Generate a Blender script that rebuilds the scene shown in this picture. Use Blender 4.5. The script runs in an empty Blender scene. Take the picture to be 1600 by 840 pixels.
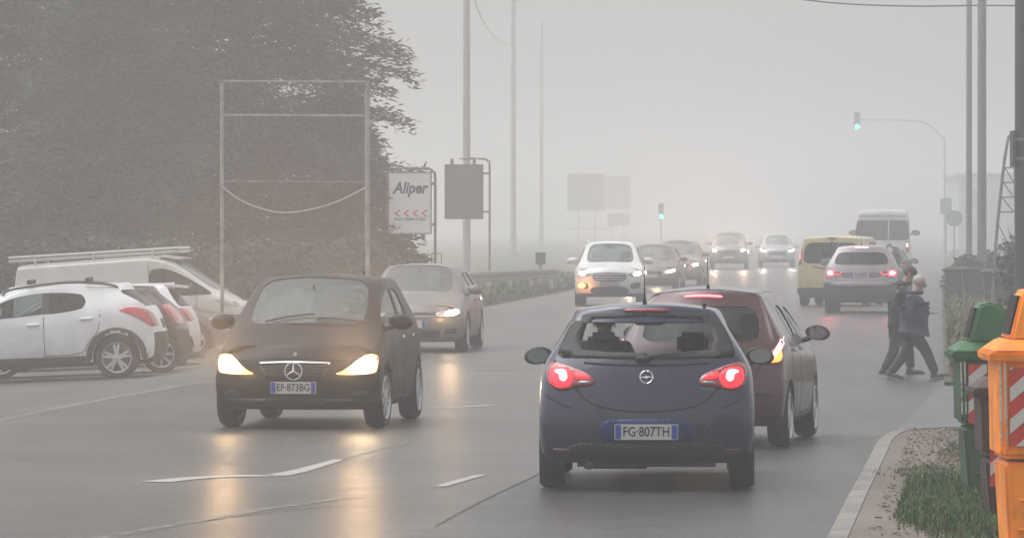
import bpy, bmesh, math, random
from mathutils import Vector, Matrix, noise
from mathutils.bvhtree import BVHTree
from mathutils.geometry import delaunay_2d_cdt

scene = bpy.context.scene
COL = scene.collection
R = math.radians
random.seed(7)

# ---------------------------------------------------------------- camera, light, exposure
FPX = 8000.0          # focal length in photograph pixels (1600 wide)
CAMH = 2.11
HOR = 351.0           # horizon row in the photograph
cam_d = bpy.data.cameras.new('camera')
cam_d.sensor_width = 36.0
cam_d.lens = 36.0 * FPX / 1600.0
cam_d.clip_start = 0.5
cam_d.clip_end = 6000
cam = bpy.data.objects.new('camera', cam_d)
COL.objects.link(cam)
cam.location = (0, 0, CAMH)
cam.rotation_euler = (R(90) - math.atan((420 - HOR) / FPX), 0, 0)
scene.camera = cam

SUN_EL, SUN_AZ = R(68), R(285)      # veiled sun high ahead of the camera
world = bpy.data.worlds.new("World")
scene.world = world
world.use_nodes = True
wn = world.node_tree
bg = wn.nodes['Background']
sky = wn.nodes.new('ShaderNodeTexSky')
sky.sky_type = 'NISHITA'
sky.sun_disc = False
sky.sun_elevation = SUN_EL
sky.sun_rotation = SUN_AZ
sky.dust_density = 4.0
sky.air_density = 1.0
hs = wn.nodes.new('ShaderNodeHueSaturation')      # overcast: the blue is gone from the sky light
hs.inputs['Saturation'].default_value = 0.10
wn.links.new(sky.outputs[0], hs.inputs['Color'])
wn.links.new(hs.outputs[0], bg.inputs['Color'])
bg.inputs['Strength'].default_value = 0.12

sun_d = bpy.data.lights.new('sun', 'SUN')
sun_d.energy = 0.6
sun_d.angle = R(60)
sun_d.color = (1.0, 0.99, 0.985)
sun = bpy.data.objects.new('sun', sun_d)
COL.objects.link(sun)
_sd = Vector((math.sin(SUN_AZ) * math.cos(SUN_EL), math.cos(SUN_AZ) * math.cos(SUN_EL), math.sin(SUN_EL)))
sun.rotation_euler = _sd.to_track_quat('Z', 'Y').to_euler()
sun.location = (-20, -30, 40)

vs = scene.view_settings
vs.view_transform = 'Standard'
vs.look = 'None'
vs.gamma = 1.0
vs.exposure = 0.82
scene.cycles.max_bounces = 8
scene.cycles.volume_bounces = 4
scene.cycles.transparent_max_bounces = 12
scene.cycles.glossy_bounces = 3
scene.cycles.diffuse_bounces = 3
scene.cycles.use_denoising = True
scene.cycles.sample_clamp_indirect = 2.0

# ---------------------------------------------------------------- terrain
def lerp(a, b, t): return a + (b - a) * t
def sstep(a, b, x):
    t = max(0.0, min(1.0, (x - a) / (b - a)))
    return t * t * (3 - 2 * t)
def interp(tab, y):
    if y <= tab[0][0]:
        (y0, x0), (y1, x1) = tab[0], tab[1]
        return x0 + (y - y0) * (x1 - x0) / (y1 - y0)
    for (y0, x0), (y1, x1) in zip(tab, tab[1:]):
        if y <= y1:
            return lerp(x0, x1, (y - y0) / (y1 - y0))
    return x1 + (y - y1) * (x1 - x0) / (y1 - y0)
LEFT_EDGE = [(0, -11.5), (55.5, -5.55), (66, -4.4), (90, -3.0), (131, -0.8), (162, 1.6), (250, 8.6), (600, 38)]
RIGHT_EDGE = [(0, -1.05), (34.5, 2.157), (41.3, 2.79), (49.8, 3.64), (71, 6.0), (131, 11.0), (250, 21), (600, 52)]
def xl(y): return interp(LEFT_EDGE, y)
def xr(y): return interp(RIGHT_EDGE, y)
def H(x, y):
    q = xl(y) - x
    z = (-0.36 * sstep(0.0, 2.6, q) - .04 * max(0, min(14, q - 2.0))) * (1 - sstep(104, 128, y)) * sstep(20, 50, y)
    z -= 0.13 * math.exp(-((y - 74) / 9.0) ** 2) * sstep(-3.2, -0.6, x - xr(y))
    return z
def G(px, py):
    """point of the ground seen at a photograph pixel"""
    z = 0.0
    for _ in range(12):
        d = FPX * (CAMH - z) / (py - HOR)
        x = (px - 800) * d / FPX
        z = H(x, d)
    return Vector((x, d, z))
def P(px, py, d):
    """point at distance d seen at a photograph pixel"""
    return Vector(((px - 800) * d / FPX, d, CAMH - (py - HOR) * d / FPX))

# ---------------------------------------------------------------- materials
MATS = {}
def principled(name, col, rough=0.5, metal=0.0, coat=0.0, spec=0.5, emit=None, estr=0.0, var=0.0, vscale=8.0, bump=0.0, bscale=40.0, alpha=1.0, trans=0.0):
    if name in MATS: return MATS[name]
    m = bpy.data.materials.new(name)
    m.use_nodes = True
    nt = m.node_tree
    b = nt.nodes['Principled BSDF']
    b.inputs['Base Color'].default_value = (*col, 1)
    b.inputs['Roughness'].default_value = rough
    b.inputs['Metallic'].default_value = metal
    b.inputs['Coat Weight'].default_value = coat
    b.inputs['Coat Roughness'].default_value = 0.08
    b.inputs['Specular IOR Level'].default_value = spec
    if emit:
        b.inputs['Emission Color'].default_value = (*emit, 1)
        b.inputs['Emission Strength'].default_value = estr
    if var > 0 or bump > 0:
        tc = nt.nodes.new('ShaderNodeTexCoord')
    if var > 0:
        n = nt.nodes.new('ShaderNodeTexNoise'); n.inputs['Scale'].default_value = vscale; n.inputs['Detail'].default_value = 6
        nt.links.new(tc.outputs['Object'], n.inputs['Vector'])
        mr = nt.nodes.new('ShaderNodeMapRange')
        mr.inputs['From Min'].default_value = 0.3; mr.inputs['From Max'].default_value = 0.7
        mr.inputs['To Min'].default_value = 1 - var; mr.inputs['To Max'].default_value = 1 + var
        nt.links.new(n.outputs['Fac'], mr.inputs['Value'])
        mx = nt.nodes.new('ShaderNodeVectorMath'); mx.operation = 'SCALE'
        mx.inputs[0].default_value = col
        nt.links.new(mr.outputs[0], mx.inputs['Scale'])
        nt.links.new(mx.outputs[0], b.inputs['Base Color'])
        mr2 = nt.nodes.new('ShaderNodeMapRange')
        mr2.inputs['From Min'].default_value = 0.3; mr2.inputs['From Max'].default_value = 0.7
        mr2.inputs['To Min'].default_value = max(0.02, rough * (1 - var)); mr2.inputs['To Max'].default_value = min(1, rough * (1 + var) + .03)
        nt.links.new(n.outputs['Fac'], mr2.inputs['Value'])
        nt.links.new(mr2.outputs[0], b.inputs['Roughness'])
    if bump > 0:
        n2 = nt.nodes.new('ShaderNodeTexNoise'); n2.inputs['Scale'].default_value = bscale; n2.inputs['Detail'].default_value = 4
        nt.links.new(tc.outputs['Object'], n2.inputs['Vector'])
        bp = nt.nodes.new('ShaderNodeBump'); bp.inputs['Strength'].default_value = bump; bp.inputs['Distance'].default_value = 0.01
        nt.links.new(n2.outputs['Fac'], bp.inputs['Height'])
        nt.links.new(bp.outputs[0], b.inputs['Normal'])
    MATS[name] = m
    return m
def glass_mat(name, tint, mixf=0.25, gcol=(0.02, 0.025, 0.03)):
    """window glass: clear part tinted, plus a film and a mirror reflection"""
    if name in MATS: return MATS[name]
    m = bpy.data.materials.new(name); m.use_nodes = True
    nt = m.node_tree; nt.nodes.clear()
    out = nt.nodes.new('ShaderNodeOutputMaterial')
    tr = nt.nodes.new('ShaderNodeBsdfTransparent'); tr.inputs[0].default_value = (*tint, 1)
    pb = nt.nodes.new('ShaderNodeBsdfPrincipled')
    pb.inputs['Base Color'].default_value = (*gcol, 1); pb.inputs['Roughness'].default_value = 0.05
    pb.inputs['Specular IOR Level'].default_value = 0.6
    lf = nt.nodes.new('ShaderNodeLayerWeight'); lf.inputs['Blend'].default_value = .5
    lw = nt.nodes.new('ShaderNodeMath'); lw.operation = 'POWER'; lw.inputs[1].default_value = 4.5; nt.links.new(lf.outputs['Facing'], lw.inputs[0])
    mp = nt.nodes.new('ShaderNodeMath'); mp.operation = 'ADD'; mp.use_clamp = True; mp.inputs[1].default_value = mixf
    nt.links.new(lw.outputs[0], mp.inputs[0])
    mx = nt.nodes.new('ShaderNodeMixShader')
    nt.links.new(mp.outputs[0], mx.inputs[0]); nt.links.new(tr.outputs[0], mx.inputs[1]); nt.links.new(pb.outputs[0], mx.inputs[2])
    nt.links.new(mx.outputs[0], out.inputs[0])
    MATS[name] = m
    return m
def paint(name, col, metal=0.0, rough=0.35, coat=0.5, spec=.5):
    new = name not in MATS
    m = principled(name, col, rough, metal, coat=coat, spec=spec, var=0.10, vscale=3.0)
    if new:      # road film: dull brown dirt thrown up over the lower body, blotchy
        nt = m.node_tree; N = nt.nodes; Lk = nt.links; b = N['Principled BSDF']
        src = b.inputs['Base Color'].links[0].from_socket; rs = b.inputs['Roughness'].links[0].from_socket
        tc = N.new('ShaderNodeTexCoord'); sx = N.new('ShaderNodeSeparateXYZ'); Lk.new(tc.outputs['Object'], sx.inputs[0])
        n = N.new('ShaderNodeTexNoise'); n.inputs['Scale'].default_value = 5; n.inputs['Detail'].default_value = 8; n.inputs['Roughness'].default_value = .7; Lk.new(tc.outputs['Object'], n.inputs['Vector'])
        a = N.new('ShaderNodeMapRange'); a.inputs['From Min'].default_value = .95; a.inputs['From Max'].default_value = .18; a.inputs['To Min'].default_value = 0.02; a.inputs['To Max'].default_value = .85; Lk.new(sx.outputs['Z'], a.inputs['Value'])
        c = N.new('ShaderNodeMapRange'); c.inputs['From Min'].default_value = .35; c.inputs['From Max'].default_value = .75; Lk.new(n.outputs['Fac'], c.inputs['Value'])
        k = N.new('ShaderNodeMath'); k.operation = 'MULTIPLY'; Lk.new(a.outputs[0], k.inputs[0]); Lk.new(c.outputs[0], k.inputs[1])
        mx = N.new('ShaderNodeMix'); mx.data_type = 'RGBA'; mx.inputs[7].default_value = (*[v * .6 + w * .4 for v, w in zip((.045, .036, .028), col)], 1)
        Lk.new(k.outputs[0], mx.inputs[0]); Lk.new(src, mx.inputs[6]); Lk.new(mx.outputs[2], b.inputs['Base Color'])
        mr = N.new('ShaderNodeMix'); mr.data_type = 'FLOAT'; mr.inputs[3].default_value = .75; Lk.new(k.outputs[0], mr.inputs[0]); Lk.new(rs, mr.inputs[2]); Lk.new(mr.outputs[0], b.inputs['Roughness'])
        ct = N.new('ShaderNodeMapRange'); ct.inputs['To Min'].default_value = coat; ct.inputs['To Max'].default_value = 0; Lk.new(k.outputs[0], ct.inputs['Value']); Lk.new(ct.outputs[0], b.inputs['Coat Weight'])
    return m

BLACK = principled('black_plastic', (0.012, 0.012, 0.013), 0.55, var=0.2)
GREYPL = principled('grey_plastic', (0.045, 0.047, 0.05), 0.6, var=0.2)
RUBBER = principled('rubber', (0.012, 0.012, 0.012), 0.75, var=0.25, vscale=20)
ALLOY = principled('alloy', (0.55, 0.56, 0.58), 0.35, 0.7)
DALLOY = principled('dark_alloy', (0.10, 0.10, 0.11), 0.4, 0.6)
CHROME = principled('chrome', (0.75, 0.75, 0.76), 0.18, 1.0)
SEAM = principled('seam', (0.004, 0.004, 0.005), 0.8)
CABIN = principled('cabin_dark', (0.018, 0.018, 0.02), 0.8)
SEATM = principled('seat_fabric', (0.03, 0.032, 0.036), 0.85)
PLATEW = principled('plate_white', (0.55, 0.55, 0.53), 0.45, emit=(1, .97, .9), estr=0.0)
PLATEB = principled('plate_blue', (0.02, 0.06, 0.35), 0.45)
INK = principled('plate_ink', (0.01, 0.01, 0.012), 0.6)
GLASS = glass_mat('window_glass', (0.62, 0.70, 0.70), 0.10)
CLEAR = glass_mat('clear_glass', (0.88, 0.92, 0.92), 0.03)
SCREEN = glass_mat('windscreen_glass', (0.50, 0.56, 0.56), 0.40, (0.20, 0.25, 0.25))
DGLASS = glass_mat('privacy_glass', (0.12, 0.13, 0.14), 0.3)
LAMPRED = principled('lamp_red', (0.28, 0.012, 0.015), 0.12, coat=1.0)
LAMPDARK = principled('lamp_dark_red', (0.07, 0.004, 0.006), 0.12, coat=1.0)
LAMPCLEAR = principled('lamp_clear', (0.35, 0.36, 0.38), 0.1, 0.2, coat=1.0)
def emitm(name, col, s): return principled(name, col, 0.3, emit=col, estr=s)
REDLIT = emitm('tail_light_lit', (1.0, 0.02, 0.035), .75)
REDHOT = emitm('brake_light_lit', (1.0, 0.40, 0.40), 1.8)
REDMID = emitm('brake_light_mid', (1.0, 0.03, 0.06), 1.6)
WARMHOT = emitm('headlight_warm', (1.0, 0.78, 0.48), 22.0)
WARMSOFT = emitm('headlight_reflector', (1.0, 0.55, 0.22), .75)
WHITEHOT = emitm('headlight_white', (1.0, 0.93, 0.82), 12.0)
ORANGE = emitm('indicator_orange', (1.0, 0.30, 0.05), 7.0)
GREENLIT = emitm('signal_green', (0.05, 1.0, 0.62), 6.0)

# ---------------------------------------------------------------- mesh helpers
def link(name, me, mat=None, parent=None):
    o = bpy.data.objects.new(name, me)
    COL.objects.link(o)
    if mat is not None:
        for m in (mat if isinstance(mat, (list, tuple)) else [mat]): me.materials.append(m)
    if parent is not None: o.parent = parent
    return o
def obj(name, bm, mat=None, parent=None, smooth=False, bevel=0):
    me = bpy.data.meshes.new(name)
    if bevel > 0:
        bmesh.ops.bevel(bm, geom=[e for e in bm.edges if e.is_manifold and e.calc_face_angle(0) > 0.5], offset=bevel, segments=2, affect='EDGES', profile=0.6)
    bmesh.ops.recalc_face_normals(bm, faces=bm.faces)
    bm.to_mesh(me); bm.free()
    if smooth:
        for p in me.polygons: p.use_smooth = True
        try: me.set_sharp_from_angle(angle=R(40))
        except Exception: pass
    return link(name, me, mat, parent)
def tag(o, label=None, cat=None, group=None, kind=None):
    if label: o['label'] = label
    if cat: o['category'] = cat
    if group: o['group'] = group
    if kind: o['kind'] = kind
    return o
def thing(name, label, cat, loc=(0, 0, 0), rz=0, group=None):
    o = bpy.data.objects.new(name, None); COL.objects.link(o)
    o.empty_display_size = 0.3
    o.location = loc; o.rotation_euler = (0, 0, rz)
    return tag(o, label, cat, group)
def box(bm, x0, x1, y0, y1, z0, z1, M=None):
    v = [bm.verts.new((x, y, z)) for x in (x0, x1) for y in (y0, y1) for z in (z0, z1)]
    for f in ((0, 1, 3, 2), (4, 6, 7, 5), (0, 4, 5, 1), (2, 3, 7, 6), (0, 2, 6, 4), (1, 5, 7, 3)):
        bm.faces.new([v[i] for i in f])
    if M is not None:
        for q in v: q.co = M @ q.co
    return v
def tube(bm, pts, r, n=8, r2=None, cap=True):
    pts = [Vector(p) for p in pts]
    rings = []
    up = None
    for i, p in enumerate(pts):
        t = (pts[min(i + 1, len(pts) - 1)] - pts[max(i - 1, 0)]).normalized()
        if up is None:
            up = Vector((0, 0, 1)) if abs(t.z) < 0.9 else Vector((1, 0, 0))
        a = t.cross(up).normalized(); b = t.cross(a).normalized()
        up = -b.cross(Vector((0, 0, 0))) if False else up
        rr = r if r2 is None else lerp(r, r2, i / (len(pts) - 1))
        rings.append([bm.verts.new(p + a * (rr * math.cos(2 * math.pi * k / n)) + b * (rr * math.sin(2 * math.pi * k / n))) for k in range(n)])
    for r0, r1 in zip(rings, rings[1:]):
        for k in range(n):
            bm.faces.new((r0[k], r0[(k + 1) % n], r1[(k + 1) % n], r1[k]))
    if cap:
        bm.faces.new(rings[0][::-1]); bm.faces.new(rings[-1])
def lathe(bm, prof, n=32, axis='X', M=None, closed=False):
    """prof: list of (axial, radius)"""
    rings = []
    for a, r in prof:
        ring = []
        for k in range(n):
            t = 2 * math.pi * k / n
            c, s = r * math.cos(t), r * math.sin(t)
            co = Vector((a, c, s)) if axis == 'X' else (Vector((c, a, s)) if axis == 'Y' else Vector((c, s, a)))
            ring.append(bm.verts.new(M @ co if M is not None else co))
        rings.append(ring)
    pr = list(zip(rings, rings[1:])) + ([(rings[-1], rings[0])] if closed else [])
    for r0, r1 in pr:
        for k in range(n):
            bm.faces.new((r0[k], r0[(k + 1) % n], r1[(k + 1) % n], r1[k]))
    if not closed:
        bm.faces.new(rings[0]); bm.faces.new(rings[-1][::-1])
def ellipsoid(bm, c, r, seg=20, rings=12, M=None):
    mm = Matrix.Translation(c) @ Matrix.Diagonal((r[0], r[1], r[2], 1))
    if M is not None: mm = M @ mm
    bmesh.ops.create_uvsphere(bm, u_segments=seg, v_segments=rings, radius=1, matrix=mm)
def prism(bm, poly, y0, y1, plane='XZ'):
    """outline extruded; plane XZ -> depth along Y, YZ -> depth along X, XY -> depth along Z"""
    def mk(a, b, d):
        return (a, d, b) if plane == 'XZ' else ((d, a, b) if plane == 'YZ' else (a, b, d))
    v0 = [bm.verts.new(mk(a, b, y0)) for a, b in poly]
    v1 = [bm.verts.new(mk(a, b, y1)) for a, b in poly]
    bm.faces.new(v0); bm.faces.new(v1[::-1])
    n = len(poly)
    for i in range(n):
        bm.faces.new((v0[i], v1[i], v1[(i + 1) % n], v0[(i + 1) % n]))
def evaluated(o):
    dg = bpy.context.evaluated_depsgraph_get()
    return bpy.data.meshes.new_from_object(o.evaluated_get(dg))
def text_mesh(s, size, depth=0.004, shear=0.0, bold=0.0, sx=1.0, align='CENTER'):
    cu = bpy.data.curves.new('lettering', 'FONT')
    cu.body = s; cu.size = size; cu.extrude = depth / 2; cu.shear = shear; cu.offset = bold
    cu.align_x = align; cu.align_y = 'CENTER'; cu.resolution_u = 3
    o = bpy.data.objects.new('lettering', cu); COL.objects.link(o)
    bpy.context.view_layer.update()
    me = evaluated(o)
    bpy.data.objects.remove(o); bpy.data.curves.remove(cu)
    for v in me.vertices: v.co.x *= sx
    return me
def smooth_poly(pts, n=4):
    """closed Catmull-Rom through the points"""
    out = []
    L = len(pts)
    for i in range(L):
        p0, p1, p2, p3 = (Vector(pts[(i + k - 1) % L]) for k in range(4))
        for k in range(n):
            t = k / n
            out.append(tuple(0.5 * ((2 * p1) + (-p0 + p2) * t + (2 * p0 - 5 * p1 + 4 * p2 - p3) * t * t + (-p0 + 3 * p1 - 3 * p2 + p3) * t ** 3)))
    return out
def smooth_line(pts, n=5):
    out = []
    L = len(pts)
    for i in range(L - 1):
        p0, p1, p2, p3 = (Vector(pts[min(max(i + k - 1, 0), L - 1)]) for k in range(4))
        for k in range(n):
            t = k / n
            out.append(tuple(0.5 * ((2 * p1) + (-p0 + p2) * t + (2 * p0 - 5 * p1 + 4 * p2 - p3) * t * t + (-p0 + 3 * p1 - 3 * p2 + p3) * t ** 3)))
    out.append(tuple(pts[-1]))
    return out
# ---------------------------------------------------------------- cars: a lofted cage, subdivided, wheel arches cut, windows split off
CELL = {'paint': 0, 'trim': 1, 'arch': 2}
WINKEYS = ['windscreen', 'rear_window', 'sw_l_1', 'sw_l_2', 'sw_l_3', 'sw_r_1', 'sw_r_2', 'sw_r_3', 'pillar_l', 'pillar_r', 'pillar_b']
_dummies = [bpy.data.materials.new('slot_%d' % i) for i in range(16)]
FR = [-1, -0.89, -0.55, -0.27, 0, 0.27, 0.55, 0.89, 1]
def car_body(sp, level=2):
    """local frame: front at -Y, wheels on z=0. sp: dict of profile numbers."""
    st = sp['st']; NS = len(st)
    NB = 8
    hwm = sp['hw']
    zb = sp['zb']
    rowm = sp.get('rowm', [.88, .965, 1.0, 1.0, .985, .945])
    P3 = {}
    def side_pt(s, b):
        if s == 0: return sp['fw'][b] * hwm, sp['fy'][b] + sp['fsweep'], sp['fz'][b]
        if s == NS - 1: return sp['rw'][b] * hwm, sp['ry'][b] - sp['rsweep'], sp['rz'][b]
        q = st[s]
        yl, yt, zbelt, z7, hw, x7, cab = q['yl'], q.get('yt', q['yl']), q['zbelt'], q['z7'], q['hw'] * hwm, q['x7'] * hwm, q.get('cab', True)
        zbt = q.get('zb', zb)
        z4 = zbelt - sp.get('shoulder', .12)
        zs = [zbt, zbt + .07, lerp(zbt + .07, z4, .33), lerp(zbt + .07, z4, .68), z4, zbelt]
        if b <= 5: return hw * rowm[b], yl, zs[b]
        x5 = hw * rowm[5]
        if cab:
            if b == 6: return x7 + (x5 - x7) * sp.get('x6f', .2), lerp(yl, yt, .85), z7 - sp.get('zg', .10)
            return x7, yt, z7
        t = (b - 5) / 2
        return lerp(x5, x7, t), yl, lerp(zbelt, z7, t)
    bm = bmesh.new()
    V = {}
    def vert(a, s, b):
        if (a, s, b) in V: return V[(a, s, b)]
        fr = FR[a]
        x, y, z = side_pt(s, b)
        if a not in (0, 8):
            if s == 0: y -= sp['fsweep'] * (1 - abs(fr) ** sp.get('fpow', 2.2))
            if s == NS - 1: y += sp['rsweep'] * (1 - abs(fr) ** sp.get('rpow', 2.2))
            if b == NB - 1:
                if s in (0, NS - 1):
                    z += (sp['fcrown'] if s == 0 else sp['rcrown']) * (1 - fr * fr)
                else:
                    z += (st[s]['zc'] - z) * (1 - fr * fr)
                    y += st[s].get('bow', 0) * (1 - fr * fr)
        V[(a, s, b)] = bm.verts.new((x * fr, y, z))
        return V[(a, s, b)]
    def face(ks, m):
        f = bm.faces.new([vert(*k) for k in ks]); f.material_index = m; return f
    trim_rows = sp.get('trim_rows', 1)
    W = {k: i + 3 for i, k in enumerate(WINKEYS)}
    # sides
    for a, sd in ((0, 'r'), (8, 'l')):       # camera sees front cars' +X side as their left
        for s in range(NS - 1):
            for b in range(NB - 1):
                m = 1 if b < trim_rows else 0
                if b == 5 and s in sp['side']: m = W['sw_%s_%d' % (sd, sp['side'][s])]
                if b == 5 and s in sp.get('pillars', ()): m = W['pillar_' + sd]
                ks = [(a, s, b), (a, s + 1, b), (a, s + 1, b + 1), (a, s, b + 1)]
                if a == 0: ks = ks[::-1]
                face(ks, m)
    for a in range(8):
        for s in range(NS - 1):
            m = 0
            if s == sp.get('ws', 4) and 1 <= a <= 6: m = W['windscreen']
            if s in sp.get('topglass', ()) and 1 <= a <= 6: m = W['rear_window']
            if s in sp.get('blackroof', ()): m = W['pillar_b']
            face([(a, s, 7), (a + 1, s, 7), (a + 1, s + 1, 7), (a, s + 1, 7)], m)
            face([(a, s, 0), (a, s + 1, 0), (a + 1, s + 1, 0), (a + 1, s, 0)], 2)
        for b in range(NB - 1):
            m = 1 if b < sp.get('ftrim', trim_rows) else 0
            face([(a, 0, b), (a + 1, 0, b), (a + 1, 0, b + 1), (a, 0, b + 1)], m)
            m = 1 if b < sp.get('rtrim', trim_rows) else 0
            if b == 5 and sp.get('rw_glass', True) and sp.get('rga', 1) <= a <= 7 - sp.get('rga', 1): m = W['rear_window']
            face([(a, NS - 1, b), (a, NS - 1, b + 1), (a + 1, NS - 1, b + 1), (a + 1, NS - 1, b)], m)
    cl = bm.edges.layers.float.get('crease_edge') or bm.edges.layers.float.new('crease_edge')
    for e in bm.edges:
        ms = {f.material_index for f in e.link_faces}
        if len(ms) > 1 and max(ms) >= 3: e[cl] = 0.72
        if ms == {0, 1}: e[cl] = 0.6
    def cr(k1, k2, v):
        e = bm.edges.get((V[k1], V[k2]))
        if e: e[cl] = max(e[cl], v)
    for s in range(NS - 1):
        for a in (0, 8):
            cr((a, s, 4), (a, s + 1, 4), sp.get('shc', .25)); cr((a, s, 0), (a, s + 1, 0), .5)
            if s >= 1: cr((a, s, 7), (a, s + 1, 7), .2)
    for a in range(8):
        cr((a, NS - 1, 7), (a + 1, NS - 1, 7), sp.get('rtopc', .6))
        cr((a, NS - 1, 0), (a + 1, NS - 1, 0), .5); cr((a, 0, 0), (a + 1, 0, 0), .5)
        cr((a, 0, 7), (a + 1, 0, 7), sp.get('ftopc', .1))
        for b, v in sp.get('rcre', {}).items(): cr((a, NS - 1, b), (a + 1, NS - 1, b), v)
    me = bpy.data.meshes.new('cage'); bm.to_mesh(me); bm.free()
    for d in _dummies: me.materials.append(d)
    o = bpy.data.objects.new('cage', me); COL.objects.link(o)
    for p in me.polygons: p.use_smooth = True
    sm = o.modifiers.new('s', 'SUBSURF'); sm.levels = level; sm.render_levels = level
    cutters = []
    for (wy, wr) in sp['wheels']:
        cb = bmesh.new()
        for sx in (-1, 1):
            x0, x1 = (hwm - .30, hwm + .3)
            lathe(cb, [(x0 * sx, wr), (x1 * sx, wr)], 40, 'X', Matrix.Translation((0, wy, sp['wz'])))
        bmesh.ops.recalc_face_normals(cb, faces=cb.faces)
        for f in cb.faces: f.material_index = 2
        cm = bpy.data.meshes.new('cut'); cb.to_mesh(cm); cb.free()
        for d in _dummies: cm.materials.append(d)
        co = bpy.data.objects.new('cut', cm); COL.objects.link(co)
        md = o.modifiers.new('b', 'BOOLEAN'); md.operation = 'DIFFERENCE'; md.object = co; md.solver = 'EXACT'
        cutters.append(co)
    bpy.context.view_layer.update()
    res = evaluated(o)
    bpy.data.objects.remove(o)
    for c in cutters: bpy.data.objects.remove(c)
    return res
def split_body(me, root, mats, names=None):
    """separate the subdivided body into paint shell, trims and one mesh per window"""
    bm = bmesh.new(); bm.from_mesh(me)
    bm.normal_update()
    full = bmesh.new(); full.from_mesh(me)
    bmesh.ops.triangulate(full, faces=full.faces)
    bvh = BVHTree.FromBMesh(full); full.free()
    groups = {}
    for f in bm.faces: groups.setdefault(f.material_index, []).append(f)
    parts = {}
    def extract(idx, inset=0.0):
        nb = bmesh.new(); mp = {}
        fs = [f for i in idx for f in groups.get(i, [])]
        if not fs: return None
        s = set(fs)
        for f in fs:
            vs = []
            for v in f.verts:
                if v not in mp:
                    mp[v] = nb.verts.new(v.co - v.normal * inset)
                vs.append(mp[v])
            try: nf = nb.faces.new(vs)
            except ValueError: continue
            nf.smooth = f.smooth; nf.material_index = f.material_index
        # rim strip from the recessed glass back out to the shell
        rim = bmesh.new(); rm = {}
        for f in fs:
            for e in f.edges:
                if any(g not in s for g in e.link_faces):
                    a, b = e.verts
                    q = []
                    for v, k in ((a, 0), (b, 0), (b, 1), (a, 1)):
                        key = (v, k)
                        if key not in rm:
                            rm[key] = rim.verts.new(v.co + v.normal * (0.002 if k == 0 else -inset - .004))
                        q.append(rm[key])
                    try: rim.faces.new(q)
                    except ValueError: pass
        return nb, rim
    shell, r_ = extract([0, 2]); r_.free()
    for f in shell.faces:
        f.material_index = 1 if f.material_index == 2 else 0
    m_ = bpy.data.meshes.new('body'); shell.to_mesh(m_); shell.free()
    body = link('body', m_, [mats['paint'], CABIN], root)
    parts['body'] = body
    e = extract([1])
    if e:
        m_ = bpy.data.meshes.new('lower_trim'); e[0].to_mesh(m_); e[0].free(); e[1].free()
        for p in m_.polygons: p.material_index = 0
        parts['trim'] = link('lower_trim', m_, mats.get('trim', mats['paint']), body)
    for i, k in enumerate(WINKEYS):
        e = extract([i + 3], 0.0 if k.startswith('pillar') else 0.007)
        if not e: continue
        nm = k if not k.startswith('sw') else 'side_window'
        if k.startswith('pillar'): nm = 'pillar_trim'
        m_ = bpy.data.meshes.new(nm); e[0].to_mesh(m_); e[0].free()
        for p in m_.polygons: p.material_index = 0
        mat = mats.get(k, mats.get('pillar', BLACK) if k.startswith('pillar') else (SCREEN if k == 'windscreen' else mats.get('glass', GLASS)))
        w = link(nm, m_, mat, root if not k.startswith('pillar') else body)
        parts[k] = w
        if not k.startswith('pillar'):
            rm_ = bpy.data.meshes.new('window_seal'); e[1].to_mesh(rm_)
            link('window_seal', rm_, SEAM, w)
        e[1].free()
    bm.free()
    return parts, bvh
DIRS = {'rear': (Vector((0, -1, 0)), Vector((1, 0, 0))), 'front': (Vector((0, 1, 0)), Vector((1, 0, 0))),
        'left': (Vector((-1, 0, 0)), Vector((0, 1, 0))), 'right': (Vector((1, 0, 0)), Vector((0, 1, 0))), 'top': (Vector((0, 0, -1)), Vector((1, 0, 0)))}
def hit(bvh, d, u, a, b, w=None):
    w = w or Vector((0, 0, 1))
    if abs(d.z) > .9: w = Vector((0, 1, 0))
    o = u * a + w * b - d * 6
    r = bvh.ray_cast(o, d)
    return r[0], r[1]
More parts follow.
